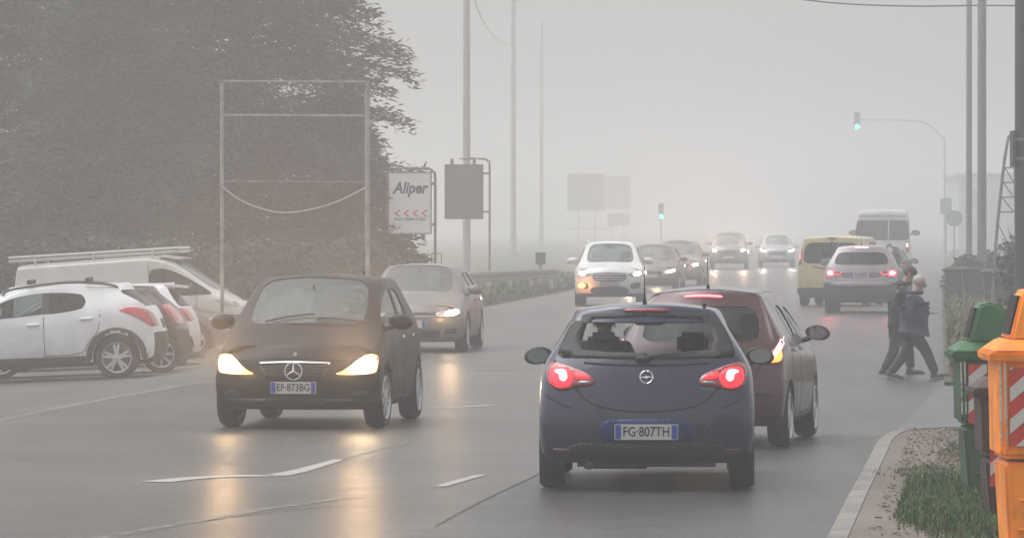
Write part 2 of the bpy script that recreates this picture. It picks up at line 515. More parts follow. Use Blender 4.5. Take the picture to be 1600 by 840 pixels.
def patch(bvh, name, poly, view, mat, parent, off=0.006, skirt=0.03, step=0.04, side=1, oblique=None, smooth=True, fb=None):
    """a shaped panel lying on the body: outline in the view plane projected onto the surface, with thickness"""
    d, u = DIRS[view] if isinstance(view, str) else view
    if side == -1 and view in ('rear', 'front', 'top'):
        poly = [(-a, b) for a, b in poly]
    w = Vector((0, 1, 0)) if abs(d.z) > .9 else Vector((0, 0, 1))
    n = len(poly)
    pts = []
    for i in range(n):
        p, q = Vector(poly[i][:2]), Vector(poly[(i + 1) % n][:2])
        k = max(1, int((q - p).length / step))
        for j in range(k): pts.append(p.lerp(q, j / k))
    nb = len(pts)
    x0, x1 = min(p.x for p in pts), max(p.x for p in pts); y0, y1 = min(p.y for p in pts), max(p.y for p in pts)
    def inside(x, y):
        c = False
        for i in range(nb):
            a, b = pts[i], pts[i - 1]
            if (a.y > y) != (b.y > y) and x < (b.x - a.x) * (y - a.y) / (b.y - a.y) + a.x: c = not c
        return c
    allp = list(pts)
    nx = int((x1 - x0) / step) + 1; ny = int((y1 - y0) / step) + 1
    if nx * ny < 4000:
        for i in range(nx + 1):
            for j in range(ny + 1):
                x, y = x0 + (i + .5 * (j % 2)) * step, y0 + j * step * .87
                if inside(x, y) and min((Vector((x, y)) - p).length_squared for p in pts) > (step * .4) ** 2:
                    allp.append(Vector((x, y)))
    edges = [(i, (i + 1) % nb) for i in range(nb)]
    vo, eo, fo, *_ = delaunay_2d_cdt(allp, edges, [list(range(nb))], 1, 1e-5)
    co = []
    hits = []
    for v in vo:
        h, nn = hit(bvh, d, u, v.x, v.y)
        hits.append(h)
    dep = sorted(h.dot(d) for h in hits if h is not None)
    if dep:
        md = dep[len(dep) // 4]
        hits = [None if (h is not None and h.dot(d) > md + .45) else h for h in hits]
    good = [(v, h) for v, h in zip(vo, hits) if h is not None]
    if not good: return None
    for v, h in zip(vo, hits):
        if h is None:
            g = min(good, key=lambda t: (t[0] - v).length_squared)
            gp = u * v.x + w * v.y
            depth = g[1].dot(d)
            h = gp - d * gp.dot(d) + d * depth
            near = bvh.find_nearest(h)
            h = near[0] if near[0] is not None else h
            if fb: h = gp - d * gp.dot(d) + d * depth
        co.append(h)
    bm = bmesh.new()
    top = [bm.verts.new(c - d * off) for c in co]
    fe = {}
    for f in fo:
        try: ff = bm.faces.new([top[i] for i in f]); ff.smooth = smooth
        except ValueError: continue
        for i in range(len(f)):
            k = (f[i], f[(i + 1) % len(f)])
            fe[k] = fe.get(k, 0) + 1
    low = {}
    for (i, j) in list(fe):
        if (j, i) in fe: continue
        for q in (i, j):
            if q not in low: low[q] = bm.verts.new(co[q] + d * skirt)
        try: bm.faces.new((top[j], top[i], low[i], low[j]))
        except ValueError: pass
    bmesh.ops.recalc_face_normals(bm, faces=bm.faces)
    me = bpy.data.meshes.new(name); bm.to_mesh(me); bm.free()
    return link(name, me, mat, parent)
def strip(pts, w):
    """polyline -> closed outline of given width"""
    pts = [Vector(p[:2]) for p in pts]
    L, Rr = [], []
    for i, p in enumerate(pts):
        t = (pts[min(i + 1, len(pts) - 1)] - pts[max(i - 1, 0)]).normalized()
        n = Vector((-t.y, t.x)) * w / 2
        L.append(tuple(p + n)); Rr.append(tuple(p - n))
    return L + Rr[::-1]
def seam(bvh, pts, view, parent, w=0.012, mat=None, name='gap_or_crease_line', off=0.002, side=1, step=0.08):
    return patch(bvh, name, strip(pts, w), view, mat or SEAM, parent, off=off, skirt=0.004, step=step, side=side)
def make_wheel(parent, x, y, r, side, rim_r, spokes=5, mat=None, width=.2, double=False, steer=0, cap=False, detail=True):
    """tyre with rim as its part; side +1 outer face toward +X"""
    mat = mat or ALLOY
    bm = bmesh.new()
    w = width
    prof = [(-w/2*.8, rim_r), (-w/2, rim_r + .03), (-w/2, r - .03), (-w/2 + .03, r - .006), (-w*.12, r), (w*.12, r), (w/2 - .03, r - .006), (w/2, r - .03), (w/2, rim_r + .03), (w/2*.8, rim_r)]
    M = Matrix.Translation((x, y, r)) @ Matrix.Rotation(steer, 4, 'Z')
    lathe(bm, prof, 40, 'X', M, closed=True)
    t = obj('wheel', bm, RUBBER, parent, smooth=True)
    bm = bmesh.new()
    o = side * w / 2
    rp = [(o * .55, rim_r * .90), (o * .9, rim_r * .93), (o * 1.02, rim_r * .99), (o * .9, rim_r * 1.03), (o * -.8, rim_r * 1.02), (o * -.8, rim_r * .92)]
    lathe(bm, rp, 36, 'X', M, closed=True)
    lathe(bm, [(o * .80, rim_r * .24), (o * .93, rim_r * .20), (o * .98, rim_r * .10)], 20, 'X', M)
    for k in range(spokes):
        a = 2 * math.pi * k / spokes
        for da in ((-.17, .17) if double else (0,)):
            Mr = M @ Matrix.Rotation(a + da, 4, 'X')
            sw0, sw1 = rim_r * (.10 if spokes > 7 or double else .15), rim_r * (.08 if spokes > 7 or double else .13)
            v = [bm.verts.new(Mr @ Vector(c)) for c in (
                (o * .90, -sw0, rim_r * .12), (o * .90, sw0, rim_r * .12), (o * .88, sw1, rim_r * .95), (o * .88, -sw1, rim_r * .95),
                (o * .60, -sw0, rim_r * .12), (o * .60, sw0, rim_r * .12), (o * .60, sw1, rim_r * .95), (o * .60, -sw1, rim_r * .95))]
            for f in ((0, 1, 2, 3), (7, 6, 5, 4), (0, 4, 5, 1), (1, 5, 6, 2), (2, 6, 7, 3), (3, 7, 4, 0)):
                bm.faces.new([v[i] for i in f])
    obj('rim', bm, mat, t, smooth=True)
    bm = bmesh.new()
    lathe(bm, [(o * .35, rim_r * .9), (o * .3, rim_r * .9)], 24, 'X', M)
    obj('brake_disc', bm, principled('brake_steel', (.06, .055, .05), .6, .5), t)
    return t
def mirror(root, x, y, z, side, paintm, scale=1.0, rearview=False, lit=False):
    """door mirror: shell with foot, and the glass on its rear (+Y) face"""
    bm = bmesh.new()
    c = Vector((x + side * .12 * scale, y, z + .03))
    ellipsoid(bm, c, (.125 * scale, .075, .078 * scale), 20, 12)
    for v in bm.verts:
        if v.co.y > y + .03: v.co.y = y + .03
        dx = (v.co.x - c.x) / (.125 * scale)
        v.co.z += -.012 * dx * side
    tube(bm, [(x - side * .05, y + .01, z - .05), (x + side * .02, y, z - .03), (x + side * .07, y, z)], .028, 8)
    m = obj('door_mirror', bm, paintm, root, smooth=True)
    bm = bmesh.new()
    lathe(bm, [(y + .031, .055), (y + .036, .055)], 20, 'Y', Matrix.Translation((c.x, 0, c.z)) @ Matrix.Diagonal((1.75 * scale, 1, 1.15 * scale, 1)))
    obj('mirror_glass', bm, principled('mirror_glass', (.35, .38, .4), .06, 1.0), m, smooth=True)
    return m
def plate(root, x, y, z, rear, s, w=.52, blue=True, tilt=0.0, width2=.36, parentname='number_plate', size=.085, sx=.80):
    """Italian plate: white field with blue end bands and lettering"""
    sgn = 1 if rear else -1
    bm = bmesh.new(); box(bm, -w/2 - .006, w/2 + .006, -.006, .004, -.061, .061)
    M = Matrix.Translation((x, y, z)) @ Matrix.Rotation(tilt, 4, 'X') @ (Matrix.Rotation(0 if not rear else math.pi, 4, 'Z'))
    bm.transform(M)
    p = obj(parentname, bm, PLATEW, root)
    for a, b in ((-w/2, -w/2 + .045), (w/2 - .045, w/2)):
        bm = bmesh.new(); box(bm, a, b, -.009, -.005, -.056, .056)
        bm.transform(M); obj('blue_band', bm, PLATEB, p)
    if s:
        me = text_mesh(s, size * 1.28, .002, bold=.0010, sx=sx)
        me.transform(M @ Matrix.Translation((0, -.0085, 0)) @ Matrix.Rotation(R(90), 4, 'X'))
        link('plate_lettering', me, INK, p)
    return p
def seats(root, y, hw, zseat=.52, back=.62, driver=False, lhd=1, hr=True):
    """front seats, rear bench, dashboard, steering wheel, as one part each"""
    for sx in (-1, 1):
        bm = bmesh.new()
        cx = sx * hw * .42
        box(bm, cx - .24, cx + .24, y - .25, y + .26, zseat - .18, zseat)
        Mb = Matrix.Translation((cx, y + .26, zseat - .05)) @ Matrix.Rotation(R(-16), 4, 'X')
        box(bm, -.24, .24, -.06, .07, 0, back, Mb)
        bmesh.ops.bevel(bm, geom=list(bm.edges), offset=.04, segments=3, affect='EDGES')
        s_ = obj('front_seat', bm, SEATM, root, smooth=True)
        bm = bmesh.new()
        box(bm, -.13, .13, -.04, .05, back + .04, back + .23, Mb)
        bmesh.ops.bevel(bm, geom=list(bm.edges), offset=.04, segments=3, affect='EDGES')
        box(bm, -.06, -.045, -.01, .01, back - .05, back + .1, Mb); box(bm, .045, .06, -.01, .01, back - .05, back + .1, Mb)
        obj('headrest', bm, SEATM, s_, smooth=True)
    bm = bmesh.new()
    box(bm, -hw * .72, hw * .72, y + .75, y + 1.2, zseat - .2, zseat - .02)
    box(bm, -hw * .72, hw * .72, y + 1.12, y + 1.26, zseat - .1, zseat + .42)
    bmesh.ops.bevel(bm, geom=list(bm.edges), offset=.03, segments=2, affect='EDGES')
    obj('rear_seat', bm, SEATM, root, smooth=True)
    bm = bmesh.new()
    box(bm, -hw * .80, hw * .80, y - 1.05, y - .62, zseat - .05, zseat + .30)
    bmesh.ops.bevel(bm, geom=list(bm.edges), offset=.05, segments=2, affect='EDGES')
    obj('dashboard', bm, CABIN, root, smooth=True)
    bm = bmesh.new()
    Ms = Matrix.Translation((lhd * hw * .42, y - .52, zseat + .22)) @ Matrix.Rotation(R(-25), 4, 'X')
    ring = [Ms @ Vector((.18 * math.cos(t * .3142 * 1), 0, .18 * math.sin(t * .3142))) for t in range(21)]
    tube(bm, ring, .014, 6, cap=False)
    tube(bm, [Ms @ Vector((-.17, 0, 0)), Ms @ Vector((.17, 0, 0))], .018, 6)
    obj('steering_wheel', bm, CABIN, root, smooth=True)
def inner_mirror(root, y, z):
    bm = bmesh.new(); box(bm, -.12, .12, y, y + .03, z - .03, z + .03)
    bmesh.ops.bevel(bm, geom=list(bm.edges), offset=.012, segments=2, affect='EDGES')
    tube(bm, [(0, y, z), (0, y - .08, z + .06)], .01, 6)
    obj('rear_view_mirror', bm, BLACK, root, smooth=True)
def antenna(body, x, y, z, h, lean=0.0, shiny=False):
    bm = bmesh.new()
    tube(bm, [(x, y, z - .01), (x, y + lean * .1, z + .04), (x, y + lean * .35, z + .045)], .018, 8, .010)
    tube(bm, [(x, y, z + .02), (x, y + lean, z + h)], .0055, 6, .004)
    obj('aerial', bm, BLACK, body, smooth=True)
def roof_z(bvh, x, y):
    h = bvh.ray_cast(Vector((x, y, 5)), Vector((0, 0, -1)))
    return h[0].z if h[0] is not None else 1.5
def beam(root, x, y, z, energy, col=(1, .82, .55), spot=R(50), rad=.06, tilt=-.32):
    l = bpy.data.lights.new('headlight_beam', 'SPOT'); l.energy = energy; l.color = col; l.spot_size = spot; l.spot_blend = .8; l.shadow_soft_size = rad
    o = bpy.data.objects.new('headlight_beam', l); COL.objects.link(o); o.parent = root
    o.location = (x, y, z); o.rotation_euler = (R(86), 0, math.pi)      # -Z of the lamp to local -Y
    o.rotation_euler = Vector((0, 1, tilt)).to_track_quat('Z', 'Y').to_euler()
    return o
def tailglow(root, x, y, z, energy, col=(1, .06, .09)):
    o = beam(root, x, y, z, energy, col, R(60)); o.data.name = o.name = 'tail_lamp_beam'
    o.rotation_euler = Vector((0, -1, -.25)).to_track_quat('Z', 'Y').to_euler()
    return o
def glowlamp(root, x, y, z, energy, col, rad=.05):
    l = bpy.data.lights.new('lamp_light', 'POINT'); l.energy = energy; l.color = col; l.shadow_soft_size = rad
    o = bpy.data.objects.new('lamp_light', l); COL.objects.link(o); o.parent = root
    o.location = (x, y, z)
    return o
def hatch(L, hw, Ht, **k):
    """profile numbers of a hatchback-like car, all in metres; overridable"""
    f, r = -L / 2, L / 2
    g = k.get
    cowl_y, cowl_z = g('cowl_y', f + 1.05), g('cowl_z', .98)
    wt_y = g('wt_y', cowl_y + .75)
    hood_z = g('hood_z', .76)
    bf, br = g('belt_f', .93), g('belt_r', 1.0)
    axf, axr = g('axf', f + .80), g('axr', r - .66)
    rt = g('roof_t', .62)     # roof half width / hw
    rz, re = g('roof_f', Ht - .05), g('roof_e', Ht - .04)
    zb = g('zb', .20)
    cr = g('crown', .05)
    b1, b2 = g('bp', wt_y + .40), g('cp', wt_y + 1.15)
    d2 = g('dp', b2 + .38)
    top_r = g('top_r', r - .45)   # y of roof end
    def belt(y): return lerp(bf, br, max(0, min(1, (y - cowl_y) / (r - .3 - cowl_y))))
    st = [dict(),
        dict(yl=f + g('n1', .30), zbelt=hood_z - .05, z7=hood_z + .0, zc=hood_z + .05, hw=g('hw1', .94), x7=.74, cab=False, zb=zb + .0),
        dict(yl=min(axf - .15, lerp(f, cowl_y, .62)), zbelt=lerp(hood_z, bf, .55) - .02, z7=lerp(hood_z, cowl_z, .42), zc=lerp(hood_z, cowl_z, .45) + .05, hw=.985, x7=.76, cab=False),
        dict(yl=lerp(min(axf, lerp(f, cowl_y, .72)), cowl_y, .5), zbelt=lerp(hood_z, bf, .82), z7=lerp(hood_z, cowl_z, .78), zc=lerp(hood_z, cowl_z, .80) + .045, hw=.99, x7=.77, cab=False),
        dict(yl=cowl_y, zbelt=bf, z7=cowl_z - .015, zc=cowl_z + .02, hw=.995, x7=g('cowl_x', .80), cab=False, bow=-g('wbow', .16)),
        dict(yl=lerp(cowl_y, wt_y, .6), yt=wt_y, zbelt=belt(cowl_y + .3), z7=rz - .02, zc=rz + cr * .6, hw=1.0, x7=rt + .01, bow=-.06),
        dict(yl=b1, yt=b1 + .03, zbelt=belt(b1), z7=Ht - cr, zc=Ht, hw=1.0, x7=rt + .015),
        dict(yl=b1 + .10, yt=b1 + .11, zbelt=belt(b1), z7=Ht - cr, zc=Ht, hw=1.0, x7=rt + .015),
        dict(yl=b2, yt=b2 - .02, zbelt=belt(b2), z7=lerp(Ht - cr, re, .45), zc=lerp(Ht, re + cr, .4), hw=.995, x7=rt),
        dict(yl=d2, yt=min(d2 - .08, top_r - .12), zbelt=belt(d2), z7=lerp(Ht - cr, re, .75), zc=lerp(Ht, re + cr * .9, .7), hw=.985, x7=rt - .02),
        dict(yl=r - g('r1', .34), yt=top_r - g('rt1', .10), zbelt=br, z7=re, zc=re + cr * .9, hw=g('hwr', .95), x7=g('rtr', rt - .05)),
        dict()]
    sp = dict(hw=hw, zb=zb, st=st, ws=4, side={4: 1, 5: 1, 7: 2, 8: 3}, pillars=(6,),
        fz=[zb, zb + .08, .40, .52, .62, hood_z - .08, hood_z - .03, hood_z],
        fy=[f + .06, f + .02, f, f + .01, f + .03, f + .08, f + .13, f + .20],
        fw=[.80, .88, .92, .92, .90, .86, .80, .74], fsweep=.30, fcrown=.04,
        rz=[zb + .05, zb + .13, .42, .62, br - .15, br, re - .07, re - .005],
        ry=[r - .08, r - .02, r, r - .01, r - .07, r - .14, top_r + .02, top_r],
        rw=[.80, .90, .95, .96, .93, .88, rt - .01, rt - .07], rsweep=.14, rcrown=cr * .8,
        wheels=[(axf, g('wr', .31) + .045), (axr, g('wr', .31) + .045)], wz=g('wr', .31) + .01)
    for kk in ('fz', 'fy', 'fw', 'rz', 'ry', 'rw', 'fsweep', 'fcrown', 'rsweep', 'rcrown', 'side', 'pillars', 'trim_rows', 'ftrim', 'rtrim', 'rw_glass', 'rga', 'shoulder', 'shc', 'rtopc', 'rcre', 'zg', 'x6f', 'rowm', 'topglass', 'blackroof', 'ws', 'fpow', 'rpow', 'ftopc'):
        if kk in k: sp[kk] = k[kk]
    for s, dct in k.get('ov', {}).items(): st[s].update(dct)
    return sp
def place(root, x, y, yaw, z=None):
    root.location = (x, y, H(x, y) if z is None else z)
    root.rotation_euler = (0, 0, yaw)
def wheels4(root, sp, hw, r, rim, spokes=5, double=False, mat=None, width=.2, steer=0):
    for (wy, _), st_ in zip(sp['wheels'], (steer, 0)):
        for sd in (1, -1):
            make_wheel(root, sd * (hw - width / 2 - .015), wy, r, sd, rim, spokes, mat, width, double, st_)
# ---------------------------------------------------------------- ground, road, verges
def asphalt(name, base, patchc=None, wet=0.5, seamx=None, fine=60):
    m = bpy.data.materials.new(name); m.use_nodes = True
    nt = m.node_tree; N = nt.nodes; Lk = nt.links
    b = N['Principled BSDF']
    tc = N.new('ShaderNodeTexCoord')
    def noise_(sc, det=6, rough=.6, vec=None):
        n = N.new('ShaderNodeTexNoise'); n.inputs['Scale'].default_value = sc; n.inputs['Detail'].default_value = det; n.inputs['Roughness'].default_value = rough
        Lk.new(vec or tc.outputs['Object'], n.inputs['Vector']); return n
    def mrange(src, a, b_, c, d):
        r = N.new('ShaderNodeMapRange'); r.inputs['From Min'].default_value = a; r.inputs['From Max'].default_value = b_; r.inputs['To Min'].default_value = c; r.inputs['To Max'].default_value = d
        Lk.new(src, r.inputs['Value']); return r
    def math_(op, a, b_):
        n = N.new('ShaderNodeMath'); n.operation = op
        for i, v in enumerate((a, b_)):
            if isinstance(v, (int, float)): n.inputs[i].default_value = v
            else: Lk.new(v, n.inputs[i])
        return n
    big = noise_(.22, 5); mid = noise_(1.6, 6); agg = noise_(fine, 9, .75)
    # tyre polished lanes and streaks along the driving direction
    mp = N.new('ShaderNodeMapping'); mp.inputs['Rotation'].default_value = (0, 0, math.atan(.085)); mp.inputs['Scale'].default_value = (1.2, .035, 1)
    Lk.new(tc.outputs['Object'], mp.inputs['Vector'])
    streak = noise_(1.3, 4, .55, mp.outputs[0])
    f1 = mrange(big.outputs['Fac'], .3, .7, .74, 1.28)
    f2 = mrange(mid.outputs['Fac'], .3, .7, .88, 1.12)
    f3 = mrange(agg.outputs['Fac'], .30, .70, .42, 1.75)
    f4 = mrange(streak.outputs['Fac'], .3, .7, .88, 1.12)
    fa = math_('MULTIPLY', f1.outputs[0], f2.outputs[0]); fb = math_('MULTIPLY', f3.outputs[0], f4.outputs[0])
    fm = math_('MULTIPLY', fa.outputs[0], fb.outputs[0])
    col = N.new('ShaderNodeMix'); col.data_type = 'RGBA'
    col.inputs[6].default_value = (*base, 1); col.inputs[7].default_value = (*(patchc or base), 1)
    if seamx:
        sx = N.new('ShaderNodeSeparateXYZ'); Lk.new(tc.outputs['Object'], sx.inputs[0])
        y_ = math_('MULTIPLY', sx.outputs['Y'], -seamx[1])
        u = math_('ADD', sx.outputs['X'], y_.outputs[0])
        wob = mrange(mid.outputs['Fac'], .3, .7, -.12, .12)
        u2 = math_('ADD', u.outputs[0], wob.outputs[0])
        k = mrange(u2.outputs[0], seamx[0] - .02, seamx[0] + .05, 0, 1)
        Lk.new(k.outputs[0], col.inputs[0])
    else: col.inputs[0].default_value = 0
    sc = N.new('ShaderNodeVectorMath'); sc.operation = 'SCALE'
    Lk.new(col.outputs[2], sc.inputs[0]); Lk.new(fm.outputs[0], sc.inputs['Scale'])
    # cracks
    vo = N.new('ShaderNodeTexVoronoi'); vo.feature = 'DISTANCE_TO_EDGE'; vo.inputs['Scale'].default_value = .33
    dv = N.new('ShaderNodeVectorMath'); dv.operation = 'ADD'
    nz = noise_(1.1, 5); Lk.new(tc.outputs['Object'], dv.inputs[0]); Lk.new(nz.outputs['Color'], dv.inputs[1]); Lk.new(dv.outputs[0], vo.inputs['Vector'])
    ck = mrange(vo.outputs['Distance'], .0, .006, .55, 1.0)
    gate = mrange(big.outputs['Fac'], .50, .56, 0, 1)
    gk = N.new('ShaderNodeMix'); gk.data_type = 'FLOAT'; gk.inputs[2].default_value = 1.0
    Lk.new(gate.outputs[0], gk.inputs[0]); Lk.new(ck.outputs[0], gk.inputs[3])
    sc2 = N.new('ShaderNodeVectorMath'); sc2.operation = 'SCALE'; Lk.new(sc.outputs[0], sc2.inputs[0]); Lk.new(gk.outputs[0], sc2.inputs['Scale'])
    Lk.new(sc2.outputs[0], b.inputs['Base Color'])
    rr = mrange(streak.outputs['Fac'], .3, .7, wet - .03, wet + .04)
    rr2 = mrange(mid.outputs['Fac'], .3, .7, -.02, .03)
    ro = math_('ADD', rr.outputs[0], rr2.outputs[0])
    Lk.new(ro.outputs[0], b.inputs['Roughness'])
    b.inputs['Specular IOR Level'].default_value = .22
    bp = N.new('ShaderNodeBump'); bp.inputs['Strength'].default_value = .18; bp.inputs['Distance'].default_value = .006
    Lk.new(agg.outputs['Fac'], bp.inputs['Height']); Lk.new(bp.outputs[0], b.inputs['Normal'])
    return m
def sheet(name, left, right, y0, y1, dy, nx, zoff, mat, kind='structure', parent=None, hf=None):
    """surface between two edge curves x=left(y)..right(y), following the terrain"""
    bm = bmesh.new(); rows = []
    y = y0; ys = []
    while y < y1: ys.append(y); y += dy(y) if callable(dy) else dy
    ys.append(y1)
    for y in ys:
        a, b = left(y), right(y)
        rows.append([bm.verts.new((lerp(a, b, i / nx), y, (hf or H)(lerp(a, b, i / nx), y) + zoff)) for i in range(nx + 1)])
    for r0, r1 in zip(rows, rows[1:]):
        for i in range(nx):
            f = bm.faces.new((r0[i], r0[i + 1], r1[i + 1], r1[i])); f.smooth = True
    me = bpy.data.meshes.new(name); bm.to_mesh(me); bm.free()
    o = link(name, me, mat, parent)
    if kind: tag(o, kind=kind)
    return o
STEP = lambda y: 1.0 if y < 140 else (6 if y < 300 else 40)
soil = principled('soil_grass', (.055, .060, .028), .95, var=.5, vscale=1.3, bump=.6, bscale=18)
bm = bmesh.new()
gx = [-1500, -600, -250, -120, -60] + [-40 + 4 * i for i in range(21)] + [60, 120, 250, 600, 1500]
gy = [-80, -20] + [4 * i for i in range(76)] + [340, 400, 500, 700, 1000, 1800]
V = [[bm.verts.new((x, y, -1.15 if x < xl(y) + 2 and y < 140 else -.24)) for x in gx] for y in gy]
for j in range(len(gy) - 1):
    for i in range(len(gx) - 1): bm.faces.new((V[j][i], V[j][i + 1], V[j + 1][i + 1], V[j + 1][i]))
tag(obj('ground', bm, soil), kind='structure')
SEAMP = (-.54 - .103 * 36, .103)
road_m = asphalt('road_asphalt', (.076, .068, .060), (.040, .043, .045), .40, SEAMP, 15)
sheet('road', lambda y: xl(y), lambda y: xr(y) if y > 71 or y < 50.5 else lerp(3.72, 6.0, (y - 50.5) / 20.5), -10, 900, STEP, 16, 0.0, road_m)
lot_m = asphalt('lot_asphalt', (.085, .080, .072), None, .55)
sheet('parking_lot', lambda y: xl(y) - 45, lambda y: xl(y) + .0, -10, 112, 1.0, 50, 0.0, lot_m)
side_m = asphalt('side_street_asphalt', (.075, .078, .080), None, .42)
sheet('side_street', lambda y: lerp(3.72, 6.0, (y - 50.5) / 20.5), lambda y: 60, 50.5, 71, .8, 40, 0.0, side_m)
# verges
grassbase = principled('verge_soil', (.060, .066, .030), .95, var=.55, vscale=2.2, bump=.6, bscale=14)
def bank(x, y): return H(x, y) + .05
sheet('verge', lambda y: xl(y) - 60, lambda y: xl(y) - .0, 112, 900, STEP, 14, .03, grassbase)
sheet('verge', lambda y: xr(y), lambda y: xr(y) + 60, 71, 900, STEP, 14, .05, principled('verge_soil_right', (.060, .056, .030), .95, var=.5, vscale=1.6, bump=.6, bscale=14))
# pavement strip under the bins: kerb curve turning into the side street
KC = [(-5, -1.52), (20, .81), (34.5, 2.157), (38, 2.48), (41.3, 2.79), (45, 3.14), (48, 3.42), (49.4, 3.60)]
def kx(y): return interp(KC, y)
turn = [(3.60, 49.4), (3.70, 50.0), (3.86, 50.5), (4.12, 50.85), (4.45, 51.02), (5.2, 51.12), (9, 51.2), (30, 51.4)]
kline = [(kx(y), y) for y in (-5, 10, 20, 28, 34.5, 38, 41.3, 43, 45, 46.5, 48)] + turn
kline = [tuple(p) for p in smooth_line([Vector(p) for p in kline], 4)]
def offline(pts, w):
    o = []
    for i, p in enumerate(pts):
        t = (Vector(pts[min(i + 1, len(pts) - 1)]) - Vector(pts[max(i - 1, 0)])).normalized()
        n = Vector((t.y, -t.x)); q = Vector(p) + n * w; o.append((q.x, q.y))
    return o
kin = offline(kline, .15)
conc = principled('kerb_concrete', (.19, .178, .162), .75, var=.5, vscale=3, bump=.5, bscale=30)
gutterm = principled('kerb_side_darker', (.15, .14, .125), .8, var=.4, vscale=6, bump=.5, bscale=30)  # darker tone for the kerb's vertical face
bm = bmesh.new()
prof = [(0.0, -.05), (.006, .085), (.02, .10), (.148, .105), (.15, .02)]
lines = [(offline(kline, a), z) for a, z in prof]
rows = [[bm.verts.new((p[0], p[1], H(p[0], p[1]) * 0 + z)) for p in ln] for ln, z in lines]
for k, (r0, r1) in enumerate(zip(rows, rows[1:])):
    for i in range(len(r0) - 1):
        f = bm.faces.new((r0[i], r0[i + 1], r1[i + 1], r1[i])); f.material_index = 1 if k == 0 else 0
k_ = obj('kerb', bm, [conc, gutterm]); tag(k_, kind='structure')
# joints between kerb stones
bm = bmesh.new()
acc = 0
for i in range(1, len(kline)):
    a, b = Vector(kline[i - 1]), Vector(kline[i]); L_ = (b - a).length
    while acc < L_:
        p = a.lerp(b, acc / L_); t = (b - a).normalized(); n = Vector((t.y, -t.x))
        q = [p - n * .003, p + n * .15, p + n * .15 + t * .012, p - n * .003 + t * .012]
        bm.faces.new([bm.verts.new((v.x, v.y, .1075)) for v in q])
        acc += 1.0
    acc -= L_
tag(obj('kerb_joint', bm, SEAM), kind='structure')
pave_m = asphalt('pavement_surface', (.145, .125, .105), None, .75, fine=30)
bm = bmesh.new()
r0 = [bm.verts.new((p[0], p[1], .098)) for p in kin]
def far_of(p, i):
    return (30.0, p[1])
cols = [r0]
for k in range(1, 13):
    t = (k / 12) ** 1.6
    cols.append([bm.verts.new((lerp(p[0], max(30, p[0]), t), p[1], .098)) for p in kin])
for a, b in zip(cols, cols[1:]):
    for i in range(len(a) - 1):
        try: bm.faces.new((a[i], b[i], b[i + 1], a[i + 1]))
        except ValueError: pass
bmesh.ops.remove_doubles(bm, verts=bm.verts, dist=.0005)
tag(obj('pavement', bm, pave_m), kind='structure')

# painted markings
def paint_mark(name, base, cover):
    m = principled(name, base, .5)
    nt = m.node_tree; N = nt.nodes; Lk = nt.links; b = N['Principled BSDF']
    tc = N.new('ShaderNodeTexCoord'); n = N.new('ShaderNodeTexNoise'); n.inputs['Scale'].default_value = 9; n.inputs['Detail'].default_value = 8; n.inputs['Roughness'].default_value = .75
    Lk.new(tc.outputs['Object'], n.inputs['Vector'])
    r = N.new('ShaderNodeMapRange'); r.inputs['From Min'].default_value = .62 - cover * .45; r.inputs['From Max'].default_value = .72 - cover * .40
    Lk.new(n.outputs['Fac'], r.inputs['Value']); Lk.new(r.outputs[0], b.inputs['Alpha'])
    return m
MW = paint_mark('worn_white_paint', (.36, .345, .32), .72)
MF = paint_mark('faint_white_paint', (.24, .225, .20), .36)
MJ = paint_mark('tar_joint', (.012, .012, .012), .5)
def gmark(pix, w, mat=MW, zoff=.005, widths=None, n=6):
    pts = [G(*p) for p in pix]
    pts = [Vector(p) for p in smooth_line([p.xy for p in pts], n)]
    bm = bmesh.new(); rows = []
    for i, p in enumerate(pts):
        t = (pts[min(i + 1, len(pts) - 1)] - pts[max(i - 1, 0)]).normalized(); nn = Vector((-t.y, t.x))
        ww = w if widths is None else interp(list(enumerate(widths)), i / n)
        a, b = p + nn * ww / 2, p - nn * ww / 2
        rows.append([bm.verts.new((a.x, a.y, H(a.x, a.y) + zoff)), bm.verts.new((b.x, b.y, H(b.x, b.y) + zoff))])
    for r0, r1 in zip(rows, rows[1:]): bm.faces.new((r0[0], r0[1], r1[1], r1[0]))
    bmesh.ops.recalc_face_normals(bm, faces=bm.faces)
    o = obj('road_marking', bm, mat); tag(o, kind='structure'); return o
gmark([(242, 753), (300, 747), (370, 744), (430, 743)], .26, MW)
gmark([(430, 743), (470, 735), (530, 718)], .12, MW, widths=[.22, .16, .10])
gmark([(530, 718), (590, 703), (650, 688)], .07, MF)
gmark([(665, 637), (715, 636), (768, 633)], .16, MW)
gmark([(768, 633), (820, 622), (850, 612)], .08, MF)
gmark([(720, 585), (760, 584), (805, 583)], .16, MW)
gmark([(688, 760), (718, 751), (752, 742)], .10, MW)
gmark([(0, 658), (60, 644), (130, 630), (200, 617), (275, 604)], .14, MF)
gmark([(275, 604), (330, 596), (420, 580)], .12, MF)
gmark([(150, 842), (260, 822), (370, 803), (460, 789), (560, 776)], .12, MF)
gmark([(1260, 424), (1230, 445), (1200, 470)], .12, MF)
gmark([(1100, 449), (1160, 448), (1210, 447)], .16, MF)
gmark([(1075, 428), (1130, 427), (1180, 426)], .16, MF)
gmark([(680, 822), (750, 784), (830, 746), (880, 720)], .025, MJ)
gmark([(330, 812), (400, 803), (470, 795), (540, 790)], .03, MJ)
gmark([(1190, 700), (1330, 688), (1420, 676)], .02, MJ)

